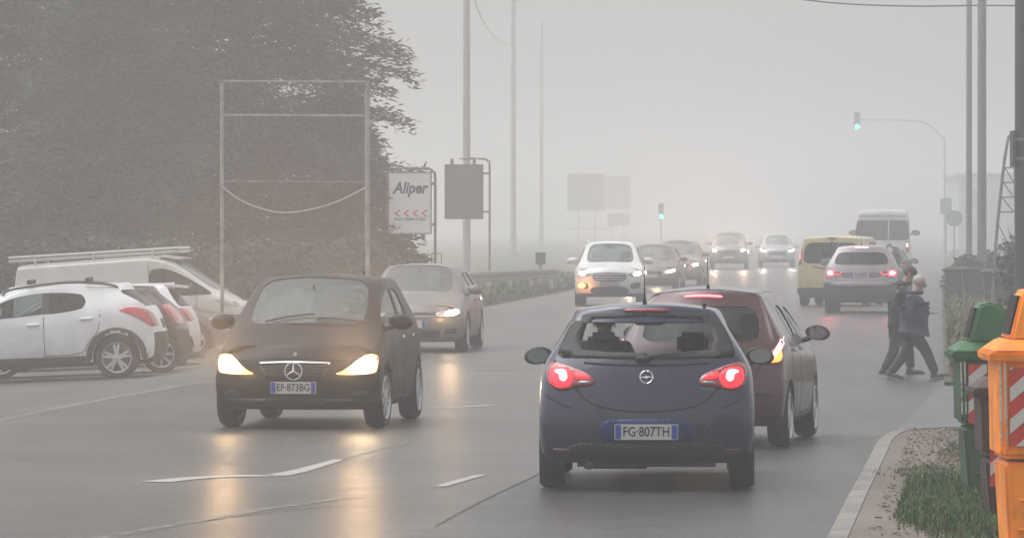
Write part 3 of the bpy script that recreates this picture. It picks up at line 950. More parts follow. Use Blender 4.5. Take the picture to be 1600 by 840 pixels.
# ---------------------------------------------------------------- grass
def grass_field(name, label, spots, n, h, cols, seed=3, w=.012):
    rnd = random.Random(seed)
    bm = bmesh.new()
    for _ in range(n):
        x, y, z, hh = spots(rnd)
        if x is None: continue
        a = rnd.uniform(0, 2 * math.pi); l = hh * rnd.uniform(.5, 1.2) * h
        d = Vector((math.cos(a), math.sin(a), 0)); s_ = Vector((-d.y, d.x, 0)) * w * rnd.uniform(.6, 1.5)
        b = Vector((x, y, z)); lean = rnd.uniform(.15, .9)
        m_ = b + d * l * lean * .35 + Vector((0, 0, l * .6)); t = b + d * l * lean + Vector((0, 0, l * (1.05 - .4 * lean)))
        v = [bm.verts.new(q) for q in (b - s_, b + s_, m_ + s_ * .7, m_ - s_ * .7, t)]
        f1 = bm.faces.new((v[0], v[1], v[2], v[3])); f2 = bm.faces.new((v[3], v[2], v[4]))
        mi = rnd.choices(range(len(cols)), [c[1] for c in cols])[0]
        f1.material_index = f2.material_index = mi
    me = bpy.data.meshes.new(name); bm.to_mesh(me); bm.free()
    o = link(name, me, [c[0] for c in cols]); tag(o, label=label, kind='stuff')
    return o
g1 = principled('grass_green', (.045, .11, .016), .7); g2 = principled('grass_dark', (.018, .060, .010), .75); g3 = principled('grass_dry', (.17, .12, .055), .8); g4 = principled('dead_leaf', (.13, .045, .02), .8)
def near_spot(r):
    while True:
        y = r.uniform(30, 50.6); x = r.uniform(2.6, 8.5)
        e = kx(min(y, 49.3)) + lerp(.26, .55, (y - 30) / 20)
        k = noise.noise(Vector((x * 1.1, y * .35, 2.0))) * .5
        if x > e + .15 + k + (0 if r.random() < .93 else -.22): return x, y, .09, (.5 + .9 * max(0, noise.noise(Vector((x * 1.5, y * .5, 7))) + .4)) * (1 if y < 47 else .6)
grass_field('grass', 'green and dry grass growing at the foot of the bins', near_spot, 90000, .048, [(g1, .42), (g2, .33), (g3, .20), (g4, .05)], 3, .0045)
def tuft(r):
    c = r.choice([(3.25, 36.8, .38), (3.5, 38.2, .5), (3.0, 35.0, .3), (3.4, 33.5, .5)])
    x = c[0] + r.gauss(0, c[2] * .5); y = c[1] + r.gauss(0, c[2] * 2.2)
    x = max(x, kx(y) + .42 + abs(r.gauss(0, .05)))
    return x, y, .09, r.uniform(.8, 1.9)
grass_field('grass', 'taller dark grass tufts beside the pavement', tuft, 26000, .075, [(g1, .4), (g2, .5), (g3, .1)], 5, .0045)
# dirt and dead leaves on the pavement
def litter(name, label, spots, n, size, mats, seed=9):
    r = random.Random(seed); bm = bmesh.new()
    for _ in range(n):
        x, y, z = spots(r); s_ = size * r.uniform(.4, 1.3); a = r.uniform(0, 6.28)
        q = []
        for k in range(5):
            t = a + k * 6.28 / 5; rr = s_ * r.uniform(.5, 1)
            q.append(bm.verts.new((x + rr * math.cos(t), y + rr * math.sin(t), z + r.uniform(.002, .018))))
        f = bm.faces.new(q); f.material_index = r.randrange(len(mats))
    me = bpy.data.meshes.new(name); bm.to_mesh(me); bm.free()
    return tag(link(name, me, mats), label=label, kind='stuff')
def lspot(r):
    y = r.uniform(33, 50.5); k = r.random() ** 1.4
    return kx(min(y, 49.3)) + .18 + lerp(.75, .10, k), y, .100
litter('leaves', 'reddish dead leaves and dirt spread over the pavement edge', lspot, 1500, .022, [g4, principled('dirt_bit', (.09, .06, .04), .9), g3])
def verge_r(r):
    y = r.uniform(71, 190) if r.random() < .6 else r.uniform(71, 110); x = xr(y) + abs(r.gauss(0, 1)) * 3 + .1
    return x, y, H(x, y) + .05, r.uniform(.6, 1.8)
grass_field('grass', 'rough olive grass on the verge behind the walkers', verge_r, 24000, .28, [(g1, .3), (g2, .2), (g3, .5)], 8, .03)
def verge_l(r):
    y = r.uniform(126, 200); x = xl(y) - abs(r.gauss(0, 1)) * 4 - .05
    return x, y, H(x, y) + .03, r.uniform(.6, 1.7)
grass_field('grass', 'low green grass on the verge under the guardrail', verge_l, 20000, .22, [(g1, .18), (g2, .62), (g3, .2)], 11, .04)
def bigspots(r):
    y = r.uniform(110, 128); x = xl(y) - abs(r.gauss(0, 1)) * 6 - .05
    return x, y, H(x, y) + .03, r.uniform(.6, 1.9)
grass_field('grass', 'grass growing along the far end of the parking lot', bigspots, 9000, .22, [(g1, .18), (g2, .62), (g3, .2)], 12, .04)

# ---------------------------------------------------------------- trees, hedges
leaf_d = principled('needles_dark', (.018, .036, .032), .8); leaf_m = principled('needles_mid', (.030, .054, .044), .8); leaf_l = principled('needles_light', (.060, .085, .068), .8)
bark = principled('bark', (.05, .04, .03), .9, var=.4, vscale=6, bump=.8, bscale=12)
def conifer(name, label, x, y, h, rad, seed, z0=0.0, low=1.0, nb=420, per=46, group=None, dens=1.0, shape=1.3):
    r = random.Random(seed)
    t = thing(name, label, 'tree', (x, y, z0), group=group)
    bm = bmesh.new(); tube(bm, [(0, 0, -.3), (.1, .05, h * .3), (-.05, 0, h * .7), (0, 0, h)], .42, 12, .05)
    obj('trunk', bm, bark, t, smooth=True)
    bm = bmesh.new(); lb = bmesh.new()
    lump = [(r.uniform(0, 6.28), r.uniform(low, h * .9), r.uniform(.75, 1.18)) for _ in range(26)]
    for _ in range(nb):
        z = low + (h - low) * r.random() ** 1.05
        f = (z - low) / (h - low)
        R_ = rad * (1 - f ** shape * .88) * (.55 + .45 * min(1, f * 5 + .35))
        a = r.uniform(0, 2 * math.pi)
        near = min(lump, key=lambda q: abs(math.sin((q[0] - a) / 2)) * 2 + abs(q[1] - z) / 2)
        R_ *= min(near[2] * r.uniform(.72, 1.08), 1.0 + .03 * r.random())
        d = Vector((math.cos(a), math.sin(a), 0))
        p0 = Vector((0, 0, z - .1 * R_)); p3 = d * R_ + Vector((0, 0, z - .16 * R_ + r.uniform(-.3, .4)))
        p1 = p0.lerp(p3, .5) + Vector((0, 0, .10 * R_))
        tube(lb, [p0, p1, p3], .05, 4, .012, cap=False)
        tint = r.choices((0, 1, 2), (.45, .38, .17))[0]
        for k in range(int(per * dens * 3.0)):
            s = r.random() ** .55
            q = (p0.lerp(p1, s * 2) if s < .5 else p1.lerp(p3, (s - .5) * 2))
            side = Vector((-d.y, d.x, 0)) * r.gauss(0, .30) * (.5 + R_ * .32 * (1.15 - s))
            q = q + side + Vector((0, 0, r.gauss(-.05, .12)))
            ln = r.uniform(.10, .25); w = r.uniform(.013, .030)
            dr = (d * r.uniform(.3, 1) + side.normalized() * r.uniform(-.2, .9) + Vector((r.uniform(-.3, .3), r.uniform(-.3, .3), r.uniform(-.45, .35)))).normalized()
            sd = dr.cross(Vector((r.uniform(-1, 1), r.uniform(-1, 1), r.uniform(-1, 1)))).normalized() * w
            v = [bm.verts.new(c) for c in (q - sd * .6, q + dr * ln * .45 - sd, q + dr * ln, q + dr * ln * .45 + sd, q + sd * .6)]
            fc = bm.faces.new(v); fc.material_index = tint if r.random() < .75 else r.randrange(3)
    me = bpy.data.meshes.new('crown'); bm.to_mesh(me); bm.free(); link('crown', me, [leaf_d, leaf_m, leaf_l], t)
    me = bpy.data.meshes.new('limbs'); lb.to_mesh(me); lb.free(); link('limbs', me, bark, t)
    return t
def bush(name, label, x, y, w, dep, h, seed, n=9000, z0=None, mats=None, cat='hedge', leaf=.09, group=None, twigs=0, lumps=14, flat=False):
    r = random.Random(seed)
    z0 = H(x, y) if z0 is None else z0
    t = thing(name, label, cat, (x, y, z0), group=group)
    bm = bmesh.new()
    cl = [(r.uniform(-w / 2, w / 2) * .85, r.uniform(-dep / 2, dep / 2) * .6, r.uniform(.25, .8) * h, r.uniform(.22, .42) * min(h, w)) for _ in range(lumps)]
    for _ in range(n):
        if flat or r.random() < .35:
            p = Vector((r.uniform(-w / 2, w / 2), r.uniform(-dep / 2, dep / 2), r.random() ** .8 * h * (.82 if flat else .6)))
            if flat: p.z += .12 * h * noise.noise(Vector((p.x * .6, seed, 0)))
        else:
            c = r.choice(cl); v_ = Vector((r.gauss(0, 1), r.gauss(0, 1), r.gauss(0, 1))).normalized() * c[3] * r.uniform(.55, 1.12)
            p = Vector((c[0] + v_.x, c[1] + v_.y * .8, max(.02, c[2] + v_.z)))
        l = leaf * r.uniform(.6, 1.5)
        d = Vector((r.gauss(0, 1), r.gauss(0, 1), r.gauss(0, .7))).normalized(); sd = d.cross(Vector((r.gauss(0, 1), r.gauss(0, 1), r.gauss(0, 1)))).normalized() * l * .38
        f = bm.faces.new([bm.verts.new(q) for q in (p - d * l * .5, p + sd, p + d * l * .5, p - sd)])
        f.material_index = r.choices((0, 1, 2), (.45, .35, .2))[0]
    me = bpy.data.meshes.new('foliage'); bm.to_mesh(me); bm.free()
    link('foliage', me, mats or [leaf_d, leaf_m, leaf_l], t)
    bm = bmesh.new()
    for _ in range(8 + twigs):
        x0, y0 = r.uniform(-w / 2, w / 2) * .7, r.uniform(-dep / 2, dep / 2) * .5
        hh = h * r.uniform(.7, 1.15 if twigs else .9)
        tube(bm, [(x0, y0, 0), (x0 + r.uniform(-.2, .2), y0, hh * .5), (x0 + r.uniform(-.5, .5), y0 + r.uniform(-.3, .3), hh)], .03, 5, .006)
    obj('stem', bm, bark, t)
    return t
# big cedars behind the parking lot
conifer('cedar_tree', 'huge grey-green conifer filling the left background, its ragged edge beside the tall grey pole', -6.5, 121, 19, 4.45, 11, z0=-.2, low=1.3, nb=880, per=60, shape=2.6)
conifer('cedar_tree', 'broad misty conifer at the left border of the view', -12.8, 124, 17.5, 4.6, 23, z0=-.2, low=1.2, nb=760, per=58, shape=2.4)
conifer('cedar_tree', 'shorter dark conifer between the two large ones, behind the empty metal frame', -9.3, 117, 9.0, 3.4, 31, z0=-.3, low=.5, nb=380, per=52, shape=1.8)
conifer('cedar_tree', 'low spreading conifer just left of the white sign with blue lettering', -4.0, 120, 5.4, 2.2, 37, z0=-.2, low=.3, nb=230, per=44, shape=1.8)
olive = [principled('hedge_dark', (.022, .034, .024), .8), principled('hedge_mid', (.032, .048, .036), .8), principled('hedge_brown', (.046, .055, .042), .8)]
conifer('cedar_tree', 'tall dim conifer standing between and behind the two largest ones', -9.6, 127, 18.5, 4.0, 51, z0=-.2, low=1.2, nb=560, per=50, shape=2.4)
bush('hedge', 'long olive hedge behind the parked cars under the conifers', -10.5, 112, 15, 2.4, 2.6, 5, 26000, z0=-.35, mats=olive, flat=True, leaf=.13)
bush('hedge', 'brownish low hedge between the empty frame and the white sign', -4.1, 112.5, 4.4, 2.0, 2.0, 6, 9000, z0=-.2, mats=olive, flat=True, leaf=.12)
# right side greenery
rg = [principled('shrub_dark', (.030, .040, .022), .8), principled('shrub_mid', (.035, .042, .024), .8), principled('shrub_dry', (.05, .042, .03), .8)]
bush('shrub', 'tangled dark shrub with bare twigs between the two right-hand poles and the border', 13.2, 128, 1.5, 2.0, 2.5, 41, 12000, mats=rg, cat='shrub', twigs=26, leaf=.11)
bush('shrub', 'dense shrub at the right border behind the orange bin', 9.95, 96, 1.3, 1.6, 2.0, 42, 8000, mats=rg, cat='shrub', twigs=16, leaf=.09)
bush('shrub', 'small low shrub at the foot of the thick tall pole', 13.0, 139, 2.4, 1.8, 1.0, 43, 4000, mats=rg, cat='shrub', leaf=.1)
bush('shrub', 'dark bushy shrub rising over the dark green containers', 13.6, 150, 1.1, 1.6, 1.35, 46, 5000, mats=rg, cat='shrub', leaf=.12)
# ---------------------------------------------------------------- the near cars
def lamp_pair(bvh, root, name, poly, view, mat, **kw):
    out = []
    for s in (1, -1):
        out.append(patch(bvh, name, poly, view, mat, root, side=s, **kw))
    return out

def dark_hatch_rear():
    """dark blue three-window hatchback seen from behind"""
    root = thing('car', 'dark navy blue hatchback seen from behind with round glowing tail lamps, largest car', 'car')
    hw = .873
    sp = hatch(4.0, hw, 1.482, cowl_y=-1.02, cowl_z=.96, wt_y=-.10, hood_z=.74, belt_f=.90, belt_r=1.05, axf=-1.17, axr=1.34, wr=.31,
        roof_t=.655, roof_e=1.425, roof_f=1.40, crown=.055, top_r=1.50, r1=.42, rt1=.20, hwr=.985, rtr=.625, zb=.21, bp=.55, cp=1.0, dp=1.24,
        rz=[.225, .30, .45, .66, .90, 1.045, 1.335, 1.428], ry=[1.90, 1.97, 2.0, 1.985, 1.90, 1.82, 1.56, 1.50],
        rw=[.86, .96, .985, .985, .935, .84, .70, .625], rsweep=.17, side={4: 1, 5: 1, 7: 2}, pillars=(6,), rga=0, rtopc=.75, rtrim=1)
    me = car_body(sp)
    navy = paint('navy_paint', (.002, .006, .040), .1, .26, .6)
    dk = glass_mat('hatch_glass_dark', (.03, .03, .035), .3)
    parts, bvh = split_body(me, root, dict(paint=navy, trim=navy, glass=CLEAR, windscreen=CLEAR, rear_window=CLEAR, sw_l_2=DGLASS, sw_r_2=DGLASS))
    body = parts['body']
    # black border of the rear screen (frit) with the clear field left open in the middle
    rwin = parts['rear_window']
    clear = [(-.52, 1.12), (-.535, 1.20), (-.50, 1.31), (-.42, 1.355), (0, 1.375), (.42, 1.355), (.50, 1.31), (.535, 1.20), (.52, 1.12), (.30, 1.10), (0, 1.095), (-.30, 1.10)]
    outer = [(-.735, 1.10), (-.70, 1.22), (-.62, 1.36), (-.45, 1.405), (0, 1.42), (.45, 1.405), (.62, 1.36), (.70, 1.22), (.735, 1.10), (.55, 1.055), (0, 1.035), (-.55, 1.055)]
    for sg in (1, -1):
        c_ = [(a * sg, b) for a, b in clear]; o_ = [(a * sg, b) for a, b in outer]
        half = o_[4:12] + [o_[11 - 0]] if False else None
        if sg == 1:
            loop = [o_[10]] + [o_[9], o_[8], o_[7], o_[6], o_[5], o_[4]] + [c_[4], c_[5], c_[6], c_[7], c_[8], c_[9], c_[10]]
        else:
            loop = [o_[10]] + [o_[9], o_[8], o_[7], o_[6], o_[5], o_[4]] + [c_[4], c_[5], c_[6], c_[7], c_[8], c_[9], c_[10]]
        loop = [(a + 0.0, b) for a, b in loop]
        patch(bvh, 'window_border', loop, 'rear', principled('frit', (.008, .008, .01), .6), rwin, off=.001, skirt=.003, step=.05)
    # bowl of the tailgate: recess shade painted as a darker navy
    patch(bvh, 'tailgate_recess', smooth_poly([(-.60, .985), (-.56, .83), (-.42, .70), (-.20, .655), (0, .65), (.20, .655), (.42, .70), (.56, .83), (.60, .985), (.30, 1.0), (0, 1.005), (-.30, 1.0)], 3), 'rear', paint('navy_recess_shade', (.002, .005, .032), .1, .26, .6), body, off=-.004, skirt=.0, step=.05)
    seam(bvh, smooth_line([(-.74, 1.03), (-.68, .98), (-.60, .90), (-.55, .80), (-.42, .69), (-.20, .645), (0, .638), (.20, .645), (.42, .69), (.55, .80), (.60, .90), (.68, .98), (.74, 1.03)], 4), 'rear', body, .016)
    # crease under the glass: its shade drawn as a dark strip
    seam(bvh, smooth_line([(-.50, 1.015), (-.25, 1.0), (0, .997), (.25, 1.0), (.50, 1.015)], 4), 'rear', body, .018)
    # lamps
    lens = smooth_poly([(.425, .845), (.44, .915), (.55, .965), (.66, 1.005), (.76, 1.015), (.80, .95), (.785, .86), (.72, .805), (.64, .80), (.55, .83)], 3)
    for s, l in zip((1, -1), lamp_pair(bvh, root, 'tail_light', lens, 'rear', LAMPRED, off=.012, skirt=.05, step=.035)):
        d2 = lambda n, p, m, o: patch(bvh, n, p, 'rear', m, l, off=o, skirt=.004, step=.03, side=s)
        d2('lamp_glow', smooth_poly([(.60, .845), (.575, .91), (.62, .965), (.70, .985), (.755, .97), (.775, .92), (.755, .85), (.70, .82), (.64, .82)], 3), REDLIT, .016)
        d2('brake_bulb', smooth_poly([(.63, .90), (.645, .955), (.70, .965), (.735, .945), (.70, .925), (.69, .885), (.655, .87)], 3), REDHOT, .020)
        d2('lamp_glow', smooth_poly([(.45, .89), (.47, .915), (.555, .95), (.575, .93), (.56, .895), (.50, .885)], 3), emitm('tail_light_soft', (1, .04, .05), .45), .016)
        d2('reverse_lamp', [(.445, .853), (.445, .875), (.53, .872), (.55, .85)], LAMPCLEAR, .016)
        # bumper reflector and side notch
        patch(bvh, 'reflector', [(.60, .31), (.60, .33), (.74, .34), (.74, .32)], 'rear', LAMPDARK, body, off=.004, side=s)
        seam(bvh, smooth_line([(.60, .66), (.70, .70), (.80, .76)], 4), 'rear', body, .010, side=s)
    lightcol = (1, .05, .05)
    patch(bvh, 'third_brake_light', smooth_poly([(-.17, 1.418), (-.16, 1.438), (0, 1.444), (.16, 1.438), (.17, 1.418), (0, 1.41)], 3), 'rear', LAMPRED, body, off=.008, skirt=.03)
    # lower bumper
    patch(bvh, 'rear_diffuser', [(-.56, .24), (-.62, .36), (-.52, .385), (0, .375), (.52, .385), (.62, .36), (.56, .24)], 'rear', BLACK, body, off=.010, skirt=.03)
    patch(bvh, 'plate_recess', smooth_poly([(-.34, .40), (-.36, .50), (-.31, .565), (0, .575), (.31, .565), (.36, .50), (.34, .40), (0, .395)], 2), 'rear', principled('navy_recess', (.005, .015, .10), .3, .3), body, off=.003, skirt=.01)
    plate(root, 0.0, 2.022, .475, True, 'FG\u00b7807TH', w=.49)
    # under-body silhouette: exhaust and axle
    bm = bmesh.new(); tube(bm, [(-.70, 1.34, .30), (.70, 1.34, .30)], .05, 10); box(bm, -.55, .55, .9, 1.8, .19, .27)
    obj('rear_axle', bm, BLACK, root)
    bm = bmesh.new(); tube(bm, [(.45, 1.5, .22), (.45, 1.96, .20)], .028, 10); tube(bm, [(.0, 1.55, .23), (.5, 1.55, .23)], .07, 10)
    obj('exhaust', bm, principled('exhaust', (.05, .045, .04), .5, .8), root)
    # badge: ring with a flash
    h, n = hit(bvh, *DIRS['rear'], 0, .905)
    bm = bmesh.new()
    Mb = Matrix.Translation((0, h.y + .014, .905)) @ Matrix.Rotation(R(10), 4, 'X')
    tube(bm, [Mb @ Vector((.050 * math.cos(t * math.pi / 14), 0, .050 * math.sin(t * math.pi / 14))) for t in range(29)], .0062, 6, cap=False)
    prism(bm, [(-.062, -.002), (.012, .0125), (.006, .003), (.062, .002), (-.012, -.0125), (-.006, -.003)], -.004, .004)
    for v in bm.verts[-12:]: v.co = Mb @ v.co
    obj('badge', bm, CHROME, body, smooth=True)
    me2 = text_mesh('CORSA', .032, .002, sx=1.3)
    h, n = hit(bvh, *DIRS['rear'], -.45, .815)
    me2.transform(Matrix.Translation((-.455, h.y + .006, .812)) @ Matrix.Rotation(math.pi, 4, 'Z') @ Matrix.Rotation(R(90), 4, 'X'))
    link('model_script', me2, principled('dull_chrome', (.3, .3, .32), .4, .8), body)
    # wiper
    h, n = hit(bvh, *DIRS['rear'], 0, 1.045)
    bm = bmesh.new(); tube(bm, [(0.03, h.y + .02, 1.055), (-.15, h.y + .0, 1.085), (-.40, h.y - .01, 1.10)], .014, 6, .008)
    ellipsoid(bm, (.03, h.y + .02, 1.05), (.06, .03, .025))
    obj('rear_wiper', bm, BLACK, root, smooth=True)
    for s in (1, -1): mirror(root, s * .82, -.62, .98, s, BLACK, .95)
    antenna(body, .02, 1.28, roof_z(bvh, .02, 1.28), .30, .09)
    bm = bmesh.new(); z_ = roof_z(bvh, -.46, 1.1); box(bm, -.475, -.445, 1.08, 1.13, z_ - .01, z_ + .035); obj('roof_cap', bm, BLACK, body)
    wheels4(root, sp, hw, .315, .205, 7)
    seats(root, -.15, hw, .50, .58)
    inner_mirror(root, -.42, 1.30)
    for sd in ('left', 'right'):
        seam(bvh, [(.55, .35), (.60, .9)], sd, body); seam(bvh, [(-.85, .35), (-.78, .9)], sd, body)
    return root, bvh

def bordeaux_hatch():
    root = thing('car', 'dark red hatchback with a lit high brake lamp strip, right of the navy hatchback', 'car')
    hw = .838
    sp = hatch(3.84, hw, 1.515, cowl_y=-1.05, cowl_z=1.0, wt_y=-.25, hood_z=.80, belt_f=.96, belt_r=1.06, axf=-1.16, axr=1.23, wr=.295,
        roof_t=.66, roof_e=1.44, roof_f=1.43, crown=.06, top_r=1.34, r1=.36, rt1=.16, hwr=.97, rtr=.63, zb=.20, bp=.25, cp=.86, dp=1.06,
        rz=[.22, .30, .45, .66, .86, 1.0, 1.34, 1.44], ry=[1.80, 1.89, 1.92, 1.90, 1.84, 1.77, 1.42, 1.33],
        rw=[.84, .94, .97, .96, .89, .80, .68, .60], rsweep=.20, side={4: 1, 5: 1, 7: 2}, pillars=(), rga=1, rtopc=.55, belt_=0)
    me = car_body(sp)
    red = paint('bordeaux_paint', (.060, .006, .011), .2, .26, .6)
    roofm = paint('grey_roof_paint', (.12, .11, .125), .4, .35)
    parts, bvh = split_body(me, root, dict(paint=red, trim=red, glass=GLASS, rear_window=glass_mat('rear_tint', (.28, .30, .31), .25), sw_l_2=DGLASS, sw_r_2=DGLASS))
    body = parts['body']
    patch(bvh, 'roof_panel', smooth_poly([(-.50, -.2), (-.52, .4), (-.50, 1.0), (-.40, 1.2), (0, 1.25), (.40, 1.2), (.50, 1.0), (.52, .4), (.50, -.2), (0, -.28)], 3), 'top', roofm, body, off=.006, skirt=.02, step=.08)
    # boomerang tail lamps climbing the corner
    lens = smooth_poly([(.50, .835), (.62, .86), (.72, .96), (.755, 1.075), (.80, 1.09), (.80, .98), (.79, .85), (.74, .80), (.60, .805)], 3)
    for s, l in zip((1, -1), lamp_pair(bvh, root, 'tail_light', lens, 'rear', LAMPRED, off=.012, skirt=.05, step=.03)):
        if l is None: continue
        patch(bvh, 'brake_bulb', smooth_poly([(.60, .83), (.68, .88), (.735, .97), (.76, 1.05), (.785, 1.05), (.775, .95), (.74, .86), (.68, .815)], 3), 'rear', REDHOT, l, off=.017, skirt=.004, step=.025, side=s)
        patch(bvh, 'turn_lamp', smooth_poly([(.64, .82), (.72, .87), (.765, .93), (.78, .85), (.74, .815)], 3), 'rear', emitm('amber_lamp', (1, .30, .06), 1.4), l, off=.021, skirt=.004, step=.025, side=s)
    patch(bvh, 'third_brake_light', smooth_poly([(-.17, 1.420), (-.16, 1.440), (0, 1.448), (.16, 1.440), (.17, 1.420), (0, 1.427)], 3), 'rear', emitm('brake_strip', (1, .12, .14), 2.6), root, off=.014, skirt=.03)
    patch(bvh, 'bumper_strip', [(-.72, .50), (-.72, .53), (0, .545), (.72, .53), (.72, .50), (0, .515)], 'rear', BLACK, body, off=.006)
    seam(bvh, smooth_line([(-.60, .80), (-.52, .66), (-.3, .60), (0, .59), (.3, .60), (.52, .66), (.60, .80)], 4), 'rear', body, .012)
    patch(bvh, 'reflector', [(.62, .40), (.62, .44), (.74, .45), (.74, .41)], 'rear', LAMPDARK, body, off=.006)
    for s in (1, -1): mirror(root, s * .785, -.55, 1.02, s, red, 1.0)
    antenna(body, -.02, 1.14, roof_z(bvh, -.02, 1.14), .30, .05)
    wheels4(root, sp, hw, .295, .215, 9, mat=ALLOY)
    seats(root, -.1, hw, .54, .56)
    for sd in ('left', 'right'):
        seam(bvh, smooth_line([(.34, .32), (.36, .7), (.38, 1.0)], 3), sd, body); seam(bvh, smooth_line([(-.80, .32), (-.78, .6), (-.72, .98)], 3), sd, body)
        seam(bvh, smooth_line([(.42, .32), (.85, .38), (1.0, .75), (1.02, 1.03)], 3), sd, body)
        seam(bvh, [(-.75, .30), (.85, .30)], sd, body, .03, BLACK, 'sill_trim')
        for y_ in (.24, .88):
            patch(bvh, 'door_handle', [(y_ - .09, .895), (y_ - .09, .93), (y_ + .07, .935), (y_ + .07, .90)], sd, CHROME, body, off=.02, skirt=.02)
    return root, bvh

def black_compact_front():
    root = thing('car', 'black compact car driving towards the camera with warm bright headlights and a star badge', 'car')
    hw = .882
    sp = hatch(3.88, hw, 1.595, cowl_y=-1.10, cowl_z=1.06, wt_y=-.30, hood_z=.83, belt_f=.99, belt_r=1.10, axf=-1.20, axr=1.36, wr=.315,
        roof_t=.73, roof_e=1.52, roof_f=1.53, crown=.06, top_r=1.60, r1=.32, rt1=.12, hwr=.96, rtr=.64, zb=.205, bp=.12, cp=.78, dp=.92, cowl_x=.82, n1=.28,
        fz=[.205, .28, .42, .56, .66, .74, .80, .845], fy=[-1.86, -1.91, -1.94, -1.93, -1.90, -1.86, -1.81, -1.74],
        fw=[.84, .92, .965, .965, .93, .88, .80, .72], fsweep=.26, fcrown=.045, hw1=.985, side={4: 1, 5: 1, 7: 2}, pillars=(6,), wbow=.14)
    me = car_body(sp)
    blk = paint('black_paint', (.005, .004, .0035), .0, .40, .0, .22)
    parts, bvh = split_body(me, root, dict(paint=blk, trim=blk))
    body = parts['body']
    # headlamps: tapering inwards and down
    lens = smooth_poly([(.43, .575), (.50, .61), (.62, .70), (.70, .765), (.79, .775), (.835, .74), (.835, .64), (.81, .585), (.70, .57), (.56, .565)], 3)
    for s, l in zip((1, -1), lamp_pair(bvh, root, 'headlight', lens, 'front', WARMSOFT, off=.010, skirt=.05, step=.035)):
        patch(bvh, 'headlight_bulb', smooth_poly([(.56, .59), (.59, .67), (.68, .742), (.77, .758), (.82, .71), (.81, .61), (.72, .58), (.62, .578)], 3), 'front', WARMHOT if s == 1 else emitm('headlight_warm_left', (1.0, .74, .44), 9), l, off=.015, skirt=.004, step=.03, side=s)
        beam(root, s * .69, -1.96, .67, 560, (1, .60, .30)); glowlamp(root, s * .69, -2.04, .66, 4.0, (1, .62, .28), .07)
        # fog lamp recess
        patch(bvh, 'fog_lamp', smooth_poly([(.60, .33), (.61, .39), (.72, .40), (.75, .36), (.72, .32)], 3), 'front', BLACK, body, off=.004, side=s)
        patch(bvh, 'bumper_vent', [(.30, .27), (.32, .32), (.74, .31), (.72, .27)], 'front', BLACK, body, off=.004, side=s)
        mirror(root, s * .82, -.72, 1.06, s, blk, 1.05)
    # grille with slats and chrome strip
    g = patch(bvh, 'grille', [(-.30, .54), (-.37, .63), (-.38, .67), (0, .675), (.38, .67), (.37, .63), (.30, .54), (0, .53)], 'front', BLACK, root, off=.006)
    for z_ in (.565, .595, .625, .652):
        patch(bvh, 'grille_slat', [(-.35 + abs(.64 - z_) * .5, z_ - .005), (-.35 + abs(.64 - z_) * .5, z_ + .005), (0, z_ + .007), (.35 - abs(.64 - z_) * .5, z_ + .005), (.35 - abs(.64 - z_) * .5, z_ - .005), (0, z_ - .003)], 'front', GREYPL, g, off=.014)
    patch(bvh, 'chrome_strip', [(-.375, .675), (-.375, .697), (0, .707), (.375, .697), (.375, .675), (0, .685)], 'front', CHROME, root, off=.016, skirt=.02)
    h, n = hit(bvh, *DIRS['front'], 0, .60)
    bm = bmesh.new()
    Mb = Matrix.Translation((0, h.y - .03, .605))
    tube(bm, [Mb @ Vector((.088 * math.cos(t * math.pi / 16), 0, .088 * math.sin(t * math.pi / 16))) for t in range(33)], .0085, 8, cap=False)
    for k in range(3):
        a = math.pi / 2 + k * 2 * math.pi / 3
        tube(bm, [Mb @ Vector((0, 0, 0)), Mb @ Vector((.085 * math.cos(a), 0, .085 * math.sin(a)))], .013, 6, .004)
    obj('star_badge', bm, CHROME, root, smooth=True)
    bm = bmesh.new(); h, n = hit(bvh, *DIRS['front'], 0, .775)
    lathe(bm, [(h.y - .012, .022), (h.y + .0, .026)], 16, 'Y', Matrix.Translation((0, 0, .775))); obj('bonnet_badge', bm, CHROME, root)
    h, n = hit(bvh, *DIRS['front'], 0, .435)
    plate(root, 0, h.y - .018, .435, False, 'EF\u00b7873BG', w=.46)
    seam(bvh, smooth_line([(-.80, .785), (-.60, .72), (-.40, .715), (0, .722), (.40, .715), (.60, .72), (.80, .785)], 4), 'front', body, .010)
    seam(bvh, smooth_line([(-.84, .47), (-.5, .50), (0, .335), (.5, .50), (.84, .47)], 4), 'front', body, .006)
    patch(bvh, 'lower_intake', [(-.42, .235), (-.48, .315), (0, .33), (.48, .315), (.42, .235)], 'front', BLACK, body, off=.004)
    # wipers and cowl
    for s, x0 in ((1, -.42), (1, .12)):
        bm = bmesh.new()
        pts = []
        for k in range(7):
            x_ = x0 + k * .085; r_ = bvh.ray_cast(Vector((x_, -1.16 + k * .012 + .0, 5)), Vector((0, 0, -1)))
            pts.append((x_, -1.16 + k * .012, (r_[0].z if r_[0] else 1.1) + .018))
        tube(bm, pts, .011, 6); obj('windscreen_wiper', bm, BLACK, root)
    inner_mirror(root, -.52, 1.42)
    antenna(body, .28, 1.2, roof_z(bvh, .28, 1.2), .26, .10)
    wheels4(root, sp, hw, .315, .225, 7, mat=ALLOY, steer=R(-3))
    seats(root, .05, hw, .62, .56)
